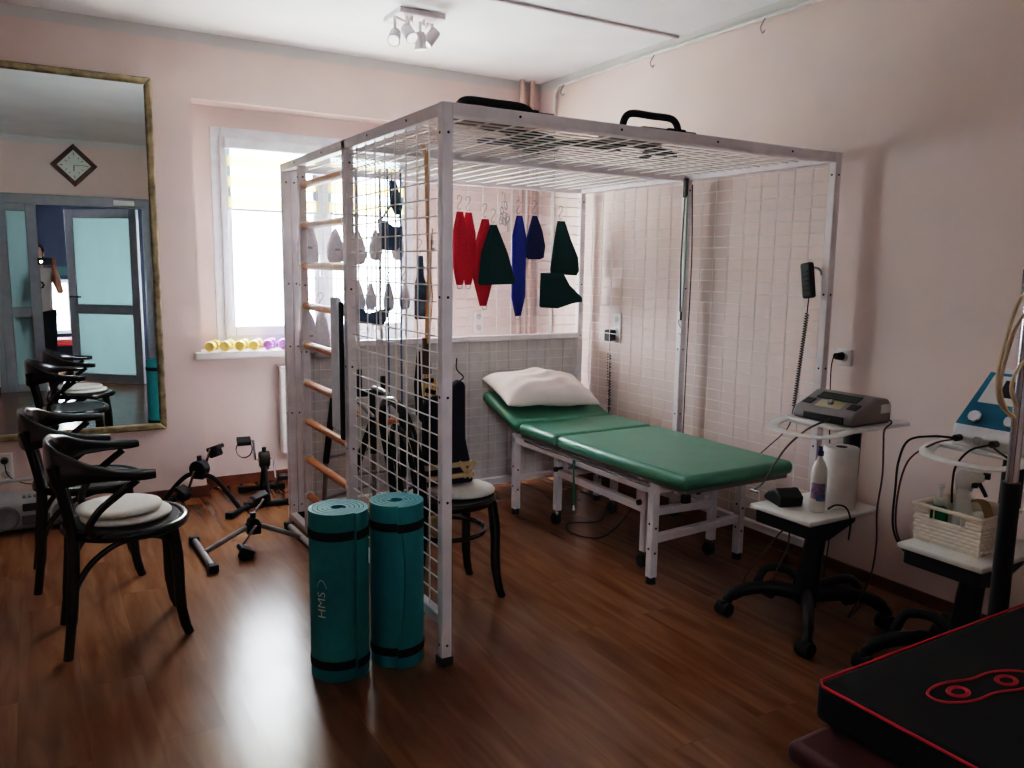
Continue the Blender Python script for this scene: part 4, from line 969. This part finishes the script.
G().box(1.499, 1.51, -.50, -.31, .860, .888).build('front_recess', dd_, t, bevel=.003)
G().box(1.67, 1.73, -.5465, -.544, .90, .935).build('rating_plate', mat('pale_plate', (196, 190, 188), .5), t)
G().tube(smooth([(1.50, -.44, .868), (1.44, -.45, .868), (1.36, -.44, .84), (1.31, -.40, .775), (1.30, -.35, .69), (1.31, -.29, .60), (1.345, -.215, .548)], 6), .004, 6).build('lead', mat('grey_lead', (92, 84, 84), .6), t)
G().tube(smooth([(1.74, -.46, .866), (1.765, -.52, .862), (1.70, -.575, .862), (1.63, -.595, .845), (1.625, -.60, .78), (1.63, -.602, .66), (1.62, -.598, .52), (1.63, -.60, .38), (1.615, -.59, .22), (1.66, -.48, .02), (2.0, -.35, .008)], 6), .0035, 6).build('power_cord', mat('brown_lead', (74, 50, 50), .6), t)
# bottle, paper roll, pouch on lower shelf
zs = .503
t = thing('lotion_bottle', 'white squeeze bottle with blue cap on the first trolley', 'bottle', (1.455, -.445, zs))
G().lathe([(.028, 0), (.031, .004), (.031, .15), (.029, .175), (.020, .20), (.011, .215), (.010, .228)], (1.455, -.445, zs), n=24).build('body', mat('milky_plastic', (226, 222, 214), .35), t)
G().lathe([(.012, .228), (.012, .245), (.007, .25), (.006, .263), (.003, .266)], (1.455, -.445, zs), n=16).build('cap', mat('dark_blue_cap', (30, 36, 100), .4), t)
def label_patch(x, y, z, r, a0, a1, h, m_, par, nm='label'):
    vs = []; fs = []; n = 12
    for i in range(n+1):
        a = a0+(a1-a0)*i/n; vs += [(x+r*math.cos(a), y+r*math.sin(a), z), (x+r*math.cos(a), y+r*math.sin(a), z+h)]
    for i in range(n): fs.append((2*i, 2*i+2, 2*i+3, 2*i+1))
    return G().add(vs, fs).build(nm, m_, par)
ca = math.atan2(-2.5+.445, -1.21-1.455)
label_patch(1.455, -.445, zs+.055, .0318, ca-1.0, ca+.9, .065, mat('label_mauve', (140, 120, 150), .5, var=.5, scale=30), t)
label_patch(1.455, -.445, zs+.048, .0320, ca-.2, ca+1.0, .028, mat('label_blue', (110, 120, 170), .5, var=.3, scale=40), t)
t = thing('paper_roll', 'large white paper towel roll standing behind the lotion bottle', 'paper roll', (1.60, -.432, zs))
g = G().lathe([(.022, .245), (.022, .002), (.066, .0), (.068, .004), (.068, .243), (.066, .246), (.022, .246)], (1.60, -.432, zs), n=36); g.f.pop(); g.mi.pop(); g.f.pop(); g.mi.pop()
g.build('paper', mat('white_paper', (232, 226, 222), .9, bump=.1, bscale=90), t)
G().lathe([(.0225, .0), (.0225, .247), (.0195, .247), (.0195, .0)], (1.60, -.432, zs), n=20).build('core', mat('card_core', (120, 104, 96), .9), t)
t = thing('ultrasound_pouch', 'black wedge shaped handpiece case at the front of the trolley shelf', 'case', (1.43, -.29, zs))
g = G(); g.prism([(-.085, 0), (.085, 0), (.095, .045), (.03, .072), (-.05, .045), (-.095, .015)], lambda u, v, w: Vector((1.425+(w-.055)*.9-u*.30, -.30-u*.75-(w-.055)*.3, zs+v)), .11); g.build('shell', black_plastic, t, bevel=.012, seg=3)
G().cyl((1.36, -.225, .54), (1.335, -.20, .548), .008, n=10).build('tip', chrome, t)
tag(G().tube(smooth([(1.49, -.47, .512), (1.50, -.50, .535), (1.515, -.535, .53), (1.52, -.555, .48), (1.53, -.545, .40)], 5), .0035, 6).build('loose_cable', black_rubber), 'short black cable hanging over the edge of the first trolley shelf', 'cable')
for k, pts in enumerate(([(1.45, -.30, .392), (1.42, -.26, .32), (1.38, -.2, .2), (1.42, -.12, .10), (1.5, -.1, .012)], [(1.50, -.28, .408), (1.52, -.26, .28), (1.50, -.22, .15), (1.58, -.15, .012)])):
    tag(G().tube(smooth(pts, 6), .0035, 6).build('loose_cable', mat('grey_lead', (92, 84, 84), .6)), ('grey cable dropping to floor under the trolley, left of two', 'grey cable dropping to floor under the trolley, right of two')[k], 'cable')
# blue console on trolley two
o2 = Vector((1.615, -.985, 0))
t = thing('ultrasound_console', 'blue and white therapy console with knobs and sloped screen on second trolley', 'medical device', (1.76, -1.07, .853))
bl = mat('console_blue', (14, 112, 138), .4); wg = mat('console_white', (206, 204, 204), .4)
# sloped body: profile in x-z, extruded in y
g = G(); prof = [(1.575, .853), (1.575, .90), (1.60, .925), (1.645, .985), (1.70, 1.10), (1.73, 1.125), (1.80, 1.12), (1.83, 1.0), (1.83, .853)]
tp = lambda y, z: -1.07+(y+1.07)*(1-.30*max(0, min(1, (z-.94)/.18)))
g.prism(prof, lambda u, v, w: Vector((u, tp(-1.25+w, v), v)), .36); g.build('housing', wg, t, bevel=.012, seg=3)
def slab(p0, p1, y0, y1, off, th):
    p0 = Vector((p0[0], 0, p0[1])); p1 = Vector((p1[0], 0, p1[1])); d = (p1-p0).normalized(); nrm = Vector((-d.z, 0, d.x)); vs = []
    for w_ in (off, off+th):
        for p, y in ((p0, y0), (p0, y1), (p1, y1), (p1, y0)): q = p+nrm*w_; vs.append((q.x, tp(y, q.z), q.z))
    return G().add(vs, [(0,1,2,3)[::-1], (4,5,6,7), (0,1,5,4), (1,2,6,5), (2,3,7,6), (3,0,4,7)])
slab((1.602, .928), (1.702, 1.112), -1.252, -.888, -.002, .006).build('blue_front', bl, t, bevel=.003)
slab((1.648, 1.005), (1.697, 1.10), -1.235, -.918, .004, .005).build('screen_bezel', wg, t, bevel=.002)
slab((1.662, 1.028), (1.692, 1.085), -1.215, -.985, .009, .003).build('screen', mat('console_screen', (44, 36, 40), .2), t)
kn = Vector((-.86, 0, .5)).normalized()
for y in (-.95, -1.072): G().lathe([(.022, 0), (.024, .016), (.020, .020)], (1.618, y, .955), kn, 20).build('knob', chrome, t)
for y in (-.925, -1.05): G().cyl((1.572, y, .885), (1.545, y, .885), .012, n=12).build('jack', black_plastic, t)
G().cyl((1.574, -.99, .885), (1.564, -.99, .885), .016, n=16).build('socket_ring', silver, t)
ld = mat('red_brown_lead', (92, 34, 40), .6)
G().tube(smooth([(1.545, -.925, .885), (1.50, -.87, .885), (1.47, -.80, .86), (1.46, -.775, .78), (1.47, -.765, .68), (1.47, -.77, .52), (1.53, -.80, .42), (1.62, -.88, .36)], 6), .004, 6).build('lead', black_rubber, t)
G().tube(smooth([(1.545, -.925, .882), (1.49, -.88, .86), (1.475, -.80, .78), (1.485, -.765, .62), (1.50, -.775, .48), (1.58, -.83, .38)], 6), .0035, 6).build('lead', ld, t)
G().tube(smooth([(1.545, -1.05, .885), (1.51, -1.0, .86), (1.495, -.965, .80), (1.51, -.95, .73), (1.52, -.948, .66)], 6), .0035, 6).build('lead', black_rubber, t)
G().tube(smooth([(1.545, -1.05, .882), (1.52, -1.09, .87), (1.50, -1.13, .86), (1.50, -1.2, .82)], 6), .004, 6).build('lead', black_rubber, t)
# woven basket
bk = thing('storage_basket', 'cream woven plastic basket holding bottles on the second trolley', 'basket', (1.60, -.935, .503))
cream = mat('cream_plastic', (240, 230, 216), .5)
def basket():
    x0, x1, y0, y1, z0, z1 = 1.49, 1.715, -1.07, -.84, .5035, .638
    g = G(); th = .006
    cx, cy = (x0+x1)/2, (y0+y1)/2
    g.box(x0+.008, x1-.008, y0+.008, y1-.008, z0, z0+.005)
    zt_ = z0+.008+(z1-z0-.012)*6/9
    g.box(x0+.002, x0+.006, y0+.003, y1-.003, z0, zt_); g.box(x1-.006, x1-.002, y0+.003, y1-.003, z0, z1-.004); g.box(x0+.003, x1-.003, y0+.002, y0+.006, z0, z1-.004); g.box(x0+.003, x1-.003, y1-.006, y1-.002, z0, z1-.004)
    rows = 9; dz = (z1-z0-.012)/rows
    def perim(off, n=14):
        pts = []
        a, b, c_, d_ = x0-off, x1+off, y0-off, y1+off
        for k in range(n): pts.append((a, c_+(d_-c_)*k/n))
        for k in range(n): pts.append((a+(b-a)*k/n, d_))
        for k in range(n): pts.append((b, d_-(d_-c_)*k/n))
        for k in range(n): pts.append((b-(b-a)*k/n, c_))
        return pts
    for r in range(rows):
        P = []
        base = perim(0)
        for i, (px, py) in enumerate(base):
            s = 1 if (i+r) % 2 else -1; nx = -1 if px <= x0+1e-6 else (1 if px >= x1-1e-6 else 0); ny = -1 if py <= y0+1e-6 else (1 if py >= y1-1e-6 else 0)
            fl = .008*(r/rows)
            P.append(Vector((px+nx*(s*.0018+fl*.6), py+ny*(s*.0018+fl*.6), z0+.006+dz*(r+.5))))
        hole = r >= rows-3
        if not hole: g.tube(P, dz*.55, 6, closed=True, flat=(1, .45), up=(0, 0, 1))
        else:
            n = 14; keep = [i for i in range(len(P)) if not (i < n and 4 <= i <= 10)]
            seq = P[11:]+P[:4]; g.tube(seq, dz*.55, 6, flat=(1, .45), up=(0, 0, 1))
    for i, (px, py) in enumerate(perim(.0)):
        if i < 14 and 5 <= i <= 9: continue
        g.cyl((px, py, z0), (px, py, z1-.008), .003, n=5)
    R_ = [Vector((a, b, z1-.002)) for a, b in perim(.009)]
    g.tube(R_, .007, 8, closed=True, flat=(1, .7), up=(0, 0, 1))
    g.tube([(x0-.003, -1.01, z1-.048), (x0-.003, -.90, z1-.048)], .004, 6)
    return g
basket().build('woven_body', cream, bk, ang=50)
t = thing('pump_bottle', 'green and white pump bottle in the basket, left', 'bottle', (1.53, -.87, .509))
G().lathe([(.030, 0), (.032, .005), (.032, .10), (.026, .118), (.014, .126)], (1.54, -.892, .509), n=20).build('body', mat('green_bottle', (10, 120, 88), .35), t)
g = G().lathe([(.016, .126), (.018, .13), (.018, .15), (.008, .155), (.006, .185), (.012, .187), (.012, .20), (.004, .202)], (1.54, -.892, .509), n=16); g.cyl((1.54, -.892, .703), (1.512, -.90, .700), .005, n=8); g.build('pump', white_plastic, t)
t = thing('spray_bottle', 'white trigger spray bottle with green trigger in the basket', 'bottle', (1.57, -.96, .509))
G().lathe([(.034, 0), (.036, .005), (.036, .09), (.026, .14), (.022, .17), (.024, .20)], (1.57, -.96, .509), n=20).build('body', mat('clear_white_plastic', (224, 228, 224), .3), t)
g = G(); g.prism([(-.03, 0), (.025, 0), (.028, .03), (.06, .045), (.06, .07), (-.02, .075), (-.038, .055)], lambda u, v, w: Vector((1.57+u*.35, -.96-u*.93, .70+v))+Vector((.93, .35, 0))*(w-.016), .032); g.build('spray_head', white_plastic, t, bevel=.006)
g = G(); g.tube(smooth([(1.585, -1.0, .735), (1.588, -1.012, .715), (1.593, -1.024, .69)], 4), .007, 8); g.rbox((1.592, -1.02, .763), (.02, .022, .02), (0, 0, .36)); g.rbox((1.575, -.975, .728), (.03, .05, .02), (0, 0, .36)); g.build('trigger', mat('dark_green_trigger', (14, 66, 50), .4), t, bevel=.002)
tag(G().ball((1.645, -.99, .570), (.045, .055, .050), 14).build('cloth_roll', light_f), 'pale rolled cloth in the basket beside the spray bottle', 'cloth')
tag(G().tube(smooth([(1.625, -1.03, .60), (1.65, -.99, .65), (1.675, -.94, .645), (1.685, -.90, .615)], 5), .012, 8, flat=(.3, 1.3)).build('tan_strap', mat('tan_band', (150, 126, 84), .7)), 'tan strap lying across the rolled cloth in the basket', 'strap')

# lamp stand at the right edge
t = thing('equipment_stand', 'tall chrome and black stand at the right edge of the picture', 'stand', (1.195, -1.30, 0))
G().cyl((1.195, -1.30, .84), (1.195, -1.30, 1.85), .017, n=18).build('upper_pole', chrome, t)
G().cyl((1.195, -1.30, .06), (1.195, -1.30, .86), .026, n=18).build('lower_pole', black_plastic, t)
for k in range(5):
    a = .3+k*2*PI/5; l = G().tube(smooth([(1.195, -1.30, .09), (1.195+.12*math.cos(a), -1.30+.12*math.sin(a), .085), (1.195+.21*math.cos(a), -1.30+.21*math.sin(a), .05)], 4), .016, 8).build('base_leg', black_plastic, t)
    G().ball((1.195+.21*math.cos(a), -1.30+.21*math.sin(a), .026), .026, 12).build('caster', black_rubber, l)
G().cyl((1.195, -1.30, 1.40), (1.195, -1.30, 1.47), .026, n=16).build('clamp', black_plastic, t)
tube_m = mat('beige_cable', (204, 182, 152), .6)
for k, pts in enumerate(([(1.20, -1.33, 1.46), (1.165, -1.285, 1.38), (1.145, -1.27, 1.27), (1.13, -1.265, 1.18), (1.14, -1.27, 1.10), (1.18, -1.29, 1.05)], [(1.21, -1.33, 1.40), (1.17, -1.29, 1.33), (1.15, -1.275, 1.24), (1.14, -1.27, 1.14), (1.16, -1.285, 1.07), (1.2, -1.31, 1.04)], [(1.21, -1.335, 1.24), (1.175, -1.30, 1.20), (1.16, -1.29, 1.14), (1.175, -1.30, 1.09), (1.2, -1.31, 1.07)])):
    G().tube(smooth(pts, 6), .0055, 8).build('hose', tube_m, t)

# ------------------------------------------------------------------ bench and massage mat
b = thing('low_bench', 'low maroon upholstered bench on metal legs at the lower right', 'bench', (.9, -2.0, 0))
G().box(.20, 1.55, -2.9+.45, -1.365, .345, .40).build('seat', mat('maroon_vinyl', (78, 38, 38), .5), b, bevel=.025, seg=4)
for x in (.26, 1.45):
    for y in (-2.35, -1.45): G().tube([(x, y, .35), (x-(.03 if x < 1 else -.03), y+(.03 if y > -2 else -.03), 0)], .02, 12).build('leg', grey_metal, b)
t = thing('massage_mat', 'thick black massage mat with red piping lying on the maroon bench', 'mat', (.9, -1.95, .40))
mx_0, mx_1, my_0, my_1 = .325, 1.52, -2.42, -1.345
blackf = mat('black_mat_fabric', (13, 12, 14), .85, var=.2, bump=.1)
G().box(mx_0, mx_1, my_0, my_1, .402, .498).build('pad', blackf, t, bevel=.018, seg=3)
redp = mat('red_piping', (190, 24, 52), .5)
c_ = .02; zz = .494
per = [(mx_0+c_, my_0), (mx_1-c_, my_0), (mx_1, my_0+c_), (mx_1, my_1-c_), (mx_1-c_, my_1), (mx_0+c_, my_1), (mx_0, my_1-c_), (mx_0, my_0+c_)]
G().tube([(x, y, zz) for x, y in per], .0036, 8, closed=True).build('piping', redp, t)
def peanut(cx, cy, rot, L=.16, Wd=.048):
    pts = []
    for k in range(48):
        a = 2*PI*k/48; u = math.cos(a); v = math.sin(a)
        wv = Wd*(1-.32*math.exp(-(u/.35)**2))
        x, y = u*L, math.copysign(abs(v)**.8, v)*wv
        pts.append((cx+x*math.cos(rot)-y*math.sin(rot), cy+x*math.sin(rot)+y*math.cos(rot), .4985))
    return pts
g = G()
for cx, cy in ((.65, -1.555), (.65, -1.80), (1.1, -1.555), (1.1, -1.80)):
    g.tube(peanut(cx, cy, -.17), .0034, 6, closed=True)
    for s_ in (-1, 1):
        ox, oy = cx+s_*.078*math.cos(-.17), cy+s_*.078*math.sin(-.17)
        for r1, r2 in ((.030, .021), (.023, .015)):
            g.tube([(ox+r1*math.cos(2*PI*k/24), oy+r2*math.sin(2*PI*k/24), .4985) for k in range(24)], .0026, 6, closed=True)
g.build('stitched_outline', redp, t)

# ------------------------------------------------------------------ person with the phone (seen in the mirror)
def skin_obj(name, nodes, edges, m, parent, lvl=2, root=0):
    me = bpy.data.meshes.new(name); me.from_pydata([Vector(n[0]) for n in nodes], edges, [])
    o = bpy.data.objects.new(name, me); COL.objects.link(o)
    o.modifiers.new('skin', 'SKIN')
    if not me.skin_vertices: me.skin_vertices.new()
    for i, n in enumerate(nodes):
        r = n[1]; me.skin_vertices[0].data[i].radius = (r, r) if not isinstance(r, tuple) else r
        me.skin_vertices[0].data[i].use_root = (i == root)
    sb = o.modifiers.new('sub', 'SUBSURF'); sb.levels = lvl; sb.render_levels = lvl
    me.materials.append(m)
    # bake so the surface is smooth shaded
    dg = bpy.context.evaluated_depsgraph_get(); ev = o.evaluated_get(dg); me2 = bpy.data.meshes.new_from_object(ev)
    o.modifiers.clear(); o.data = me2; me2.name = name
    for p in me2.polygons: p.use_smooth = True
    if parent is not None: o.parent = parent
    return o
px, py = -1.245, -2.86
skin_m = mat('skin', (214, 160, 136), .55, var=.05)
body_nodes = [((px, py, .90), (.135, .10)), ((px, py+.005, 1.05), (.12, .09)), ((px, py, 1.20), (.14, .10)), ((px, py-.005, 1.32), (.11, .08)), ((px, py, 1.40), .055), ((px+.005, py+.03, 1.455), .052),
    ((px+.005, py+.035, 1.53), (.066, .082)), ((px+.005, py+.025, 1.60), (.062, .078)), ((px+.005, py+.02, 1.645), (.035, .045)),
    # right arm raised to the phone (x plus side)
    ((px+.15, py, 1.325), .055), ((px+.20, py+.05, 1.20), .044), ((px+.225, py+.10, 1.10), .038), ((px+.205, py+.19, 1.235), .033), ((px+.178, py+.275, 1.37), .025), ((px+.172, py+.295, 1.41), (.020, .032)), ((px+.168, py+.312, 1.445), (.016, .034)),
    # left arm hanging, elbow a little bent
    ((px-.15, py, 1.325), .055), ((px-.20, py-.01, 1.19), .044), ((px-.225, py-.01, 1.06), .037), ((px-.215, py+.05, .94), .031), ((px-.195, py+.10, .83), .024), ((px-.19, py+.115, .78), (.018, .032)), ((px-.188, py+.12, .735), (.015, .034)),
    # legs
    ((px+.085, py, .83), .088), ((px+.09, py+.01, .65), .074), ((px+.09, py+.015, .46), .055), ((px+.095, py-.005, .30), .052), ((px+.095, py-.02, .09), .036), ((px+.10, py+.06, .045), (.04, .03)), ((px+.105, py+.14, .03), (.036, .022)),
    ((px-.085, py, .83), .088), ((px-.09, py+.01, .65), .074), ((px-.09, py+.015, .46), .055), ((px-.095, py-.005, .30), .052), ((px-.095, py-.02, .09), .036), ((px-.10, py+.06, .045), (.04, .03)), ((px-.105, py+.14, .03), (.036, .022))]
E_ = [(0,1),(1,2),(2,3),(3,4),(4,5),(5,6),(6,7),(7,8),(3,9),(9,10),(10,11),(11,12),(12,13),(13,14),(14,15),(3,16),(16,17),(17,18),(18,19),(19,20),(20,21),(21,22),(0,23),(23,24),(24,25),(25,26),(26,27),(27,28),(28,29),(0,30),(30,31),(31,32),(32,33),(33,34),(34,35),(35,36)]
def finger(base, pts, r):
    i = len(body_nodes); prev = base
    for k, p in enumerate(pts):
        body_nodes.append((p, r*(1-.12*k))); E_.append((prev, i+k)); prev = i+k
hr = Vector((px+.168, py+.312, 1.445))     # right hand grips the phone end: fingers in front, thumb behind
for k in range(4):
    z = 1.425+.019*k; ln = (.9, 1, .97, .8)[::-1][k]
    finger(15, [hr+Vector((.018, .012, z-1.445)), hr+Vector((.022*ln, .048, z-1.442)), hr+Vector((-.012*ln, .062, z-1.440))], .0088)
finger(14, [hr+Vector((-.028, -.012, -.012)), hr+Vector((-.050, .008, .016)), hr+Vector((-.055, .016, .036))], .010)
hl = Vector((px-.188, py+.12, .735))
for k in range(4):
    dx = -.012+.008*k; dy = -.027+.018*k; ln = (.8, .97, 1, .9)[k]
    finger(22, [hl+Vector((dx*.4, dy, -.035)), hl+Vector((dx*.4+.006, dy+.004, -.035-.032*ln)), hl+Vector((dx*.4+.018, dy+.006, -.035-.055*ln))], .0085)
finger(21, [hl+Vector((.012, .03, .015)), hl+Vector((.018, .045, -.015)), hl+Vector((.022, .048, -.04))], .010)
pr = thing('person', 'person in pale T-shirt and dark trousers holding up a phone in the doorway', 'person', (0, 0, 0))
bd = skin_obj('body', body_nodes, E_, skin_m, pr, 2)
# face details on the front of the head
hc = Vector((px+.005, py+.03, 1.545))
g = G(); g.ball(hc+Vector((0, .085, -.012)), (.012, .017, .020), 10); g.build('nose', skin_m, pr)
for s in (-1, 1):
    e = G().ball(hc+Vector((s*.029, .068, .012)), (.012, .010, .009), 10).build('eye', mat('eye_white', (220, 216, 210), .3), pr)
    G().ball(hc+Vector((s*.029, .0765, .012)), (.006, .003, .006), 8).build('iris', black_plastic, e)
    G().ball(hc+Vector((s*.073, .0, -.005)), (.010, .020, .030), 10).build('ear', skin_m, pr)
g = G(); g.ball(hc+Vector((0, .072, -.052)), (.024, .010, .007), 10); g.build('mouth', mat('lips', (176, 96, 92), .5), pr)
# hair
hm = mat('dark_hair', (34, 26, 24), .6, var=.3, scale=60)
g = G(); vs = []; fs = []
for i in range(9):
    th = .08+i*.2
    for k in range(20):
        ph = 2*PI*k/20; front = max(0, math.sin(ph)); t2 = th*(1-.38*front)
        vs.append(hc+Vector((.083*math.sin(t2)*math.cos(ph), .098*math.sin(t2)*math.sin(ph)-.006, .022+.105*math.cos(t2))))
for i in range(8):
    for k in range(20): fs.append((i*20+k, i*20+(k+1) % 20, (i+1)*20+(k+1) % 20, (i+1)*20+k))
fs.append(tuple(range(20))); g.add(vs, fs); g.build('hair', hm, pr)
# clothes follow the body
shirt = mat('pale_tshirt', (202, 192, 188), .9, var=.04)
sh_n = [((px, py, .80), (.166, .126)), ((px, py+.005, 1.05), (.15, .115)), ((px, py, 1.20), (.165, .122)), ((px, py-.003, 1.315), (.135, .10)), ((px, py, 1.375), (.085, .075)),
    ((px+.15, py, 1.328), .074), ((px+.188, py+.03, 1.235), .063), ((px-.15, py, 1.328), .074), ((px-.19, py-.005, 1.225), .063)]
shirt_o = skin_obj('t_shirt', sh_n, [(0,1),(1,2),(2,3),(3,4),(3,5),(5,6),(3,7),(7,8)], shirt, pr, 2)
g = G()
for a0 in range(8):
    a = a0*PI/4; g.ball((px+.03+.030*math.cos(a), py+.124, 1.19+.034*math.sin(a)), (.012, .012, .012), 8)
g.build('print', dark_f, shirt_o)
trs = mat('dark_trousers', (30, 32, 42), .85)
skin_obj('trousers', [((px, py, .90), (.155, .117)), ((px+.085, py, .83), .104), ((px+.09, py+.01, .65), .088), ((px+.09, py+.015, .46), .070), ((px+.095, py-.005, .28), .066), ((px+.095, py-.015, .08), .055),
    ((px-.085, py, .83), .104), ((px-.09, py+.01, .65), .088), ((px-.09, py+.015, .46), .070), ((px-.095, py-.005, .28), .066), ((px-.095, py-.015, .08), .055)],
    [(0,1),(1,2),(2,3),(3,4),(4,5),(0,6),(6,7),(7,8),(8,9),(9,10)], trs, pr, 2)
for s in (-1, 1):
    g = G(); g.ball((px+s*.103, py+.06, .036), (.048, .135, .050), 14); g.box(px+s*.103-.044, px+s*.103+.044, py-.065, py+.185, 0, .018); g.build('shoe', black_plastic, pr, bevel=.006)
# phone
ph = thing('phone', 'black phone held up by the person in the doorway with its flash glowing', 'phone', (-1.155, -2.512, 1.42))
G().box(-1.225, -1.075, -2.520, -2.511, 1.418, 1.492).build('body', black_plastic, ph, bevel=.003)
g = G()
for x, z in ((-1.21, 1.4527), (-1.21, 1.475)): g.lathe([(.006, 0), (.006, .002), (.004, .002)], (x, -2.511, z), (0, 1, 0), 14)
g.build('camera_lens', dark_f, ph)
G().lathe([(.012, 0), (.012, .0015), (.003, .002)], (-1.192, -2.511, 1.4527), (0, 1, 0), 14).build('flash', mat('flash_led', (255, 250, 240), .3, emis=60), ph)

# ------------------------------------------------------------------ world, lights, camera
wd = bpy.data.worlds.new('sky'); S.world = wd; wd.use_nodes = True
nt = wd.node_tree; bg = nt.nodes['Background']
tc = nt.nodes.new('ShaderNodeTexCoord'); sp_ = nt.nodes.new('ShaderNodeSeparateXYZ'); rp = nt.nodes.new('ShaderNodeValToRGB')
rp.color_ramp.elements[0].position = .42; rp.color_ramp.elements[0].color = (.84, .88, .90, 1); rp.color_ramp.elements[1].position = .58; rp.color_ramp.elements[1].color = (.92, .94, 1, 1)
mr = nt.nodes.new('ShaderNodeMapRange'); mr.inputs[1].default_value = -1; mr.inputs[2].default_value = 1
nt.links.new(tc.outputs['Generated'], sp_.inputs[0]); nt.links.new(sp_.outputs['Z'], mr.inputs[0]); nt.links.new(mr.outputs[0], rp.inputs['Fac'])
nt.links.new(rp.outputs[0], bg.inputs['Color']); bg.inputs['Strength'].default_value = 24.0
def area(name, loc, rot, sx, sy, power, col=(1, 1, 1), spread=PI):
    l = bpy.data.lights.new(name, 'AREA'); l.shape = 'RECTANGLE'; l.size = sx; l.size_y = sy; l.energy = power; l.color = col; l.spread = spread
    o = bpy.data.objects.new(name, l); COL.objects.link(o); o.location = loc; o.rotation_euler = rot
    return o
area('window_daylight', (.485, YN+.12, 1.62), (-PI/2, 0, 0), 1.25, 1.25, 45, (.95, .95, 1))
area('hall_daylight', (1.25, -3.8, 1.25), (0, PI/2, 0), 1.7, 1.4, 26, (.9, .97, 1))
area('sidelight_fill', (-2.0, -4.9, 2.2), (math.radians(62), 0, math.radians(-14)), .7, .5, 52, (.9, .96, 1))  # added light with no fitting, brightens the frosted sidelight from behind

cam = bpy.data.cameras.new('camera'); co = bpy.data.objects.new('camera', cam); COL.objects.link(co); S.camera = co
cam.sensor_width = 36; cam.lens = 802.78/1024*36; cam.clip_start = .01
yaw, pitch, roll = .5390, -.1432, .0142
f = Vector((math.sin(yaw)*math.cos(pitch), math.cos(yaw)*math.cos(pitch), math.sin(pitch)))
rt = f.cross(Vector((0, 0, 1))).normalized(); up = rt.cross(f)
c_, s_ = math.cos(roll), math.sin(roll)
r2 = rt*c_+up*s_; u2 = up*c_-rt*s_
co.matrix_world = Matrix(((r2.x, u2.x, -f.x, -1.2116), (r2.y, u2.y, -f.y, -2.4977), (r2.z, u2.z, -f.z, 1.4527), (0, 0, 0, 1)))
S.view_settings.view_transform = 'Filmic'
S.view_settings.look = 'High Contrast'
S.view_settings.exposure = .3
S.cycles.max_bounces = 10; S.cycles.diffuse_bounces = 6; S.cycles.glossy_bounces = 5; S.cycles.transparent_max_bounces = 12
S.cycles.use_denoising = True
S.cycles.sample_clamp_indirect = 40
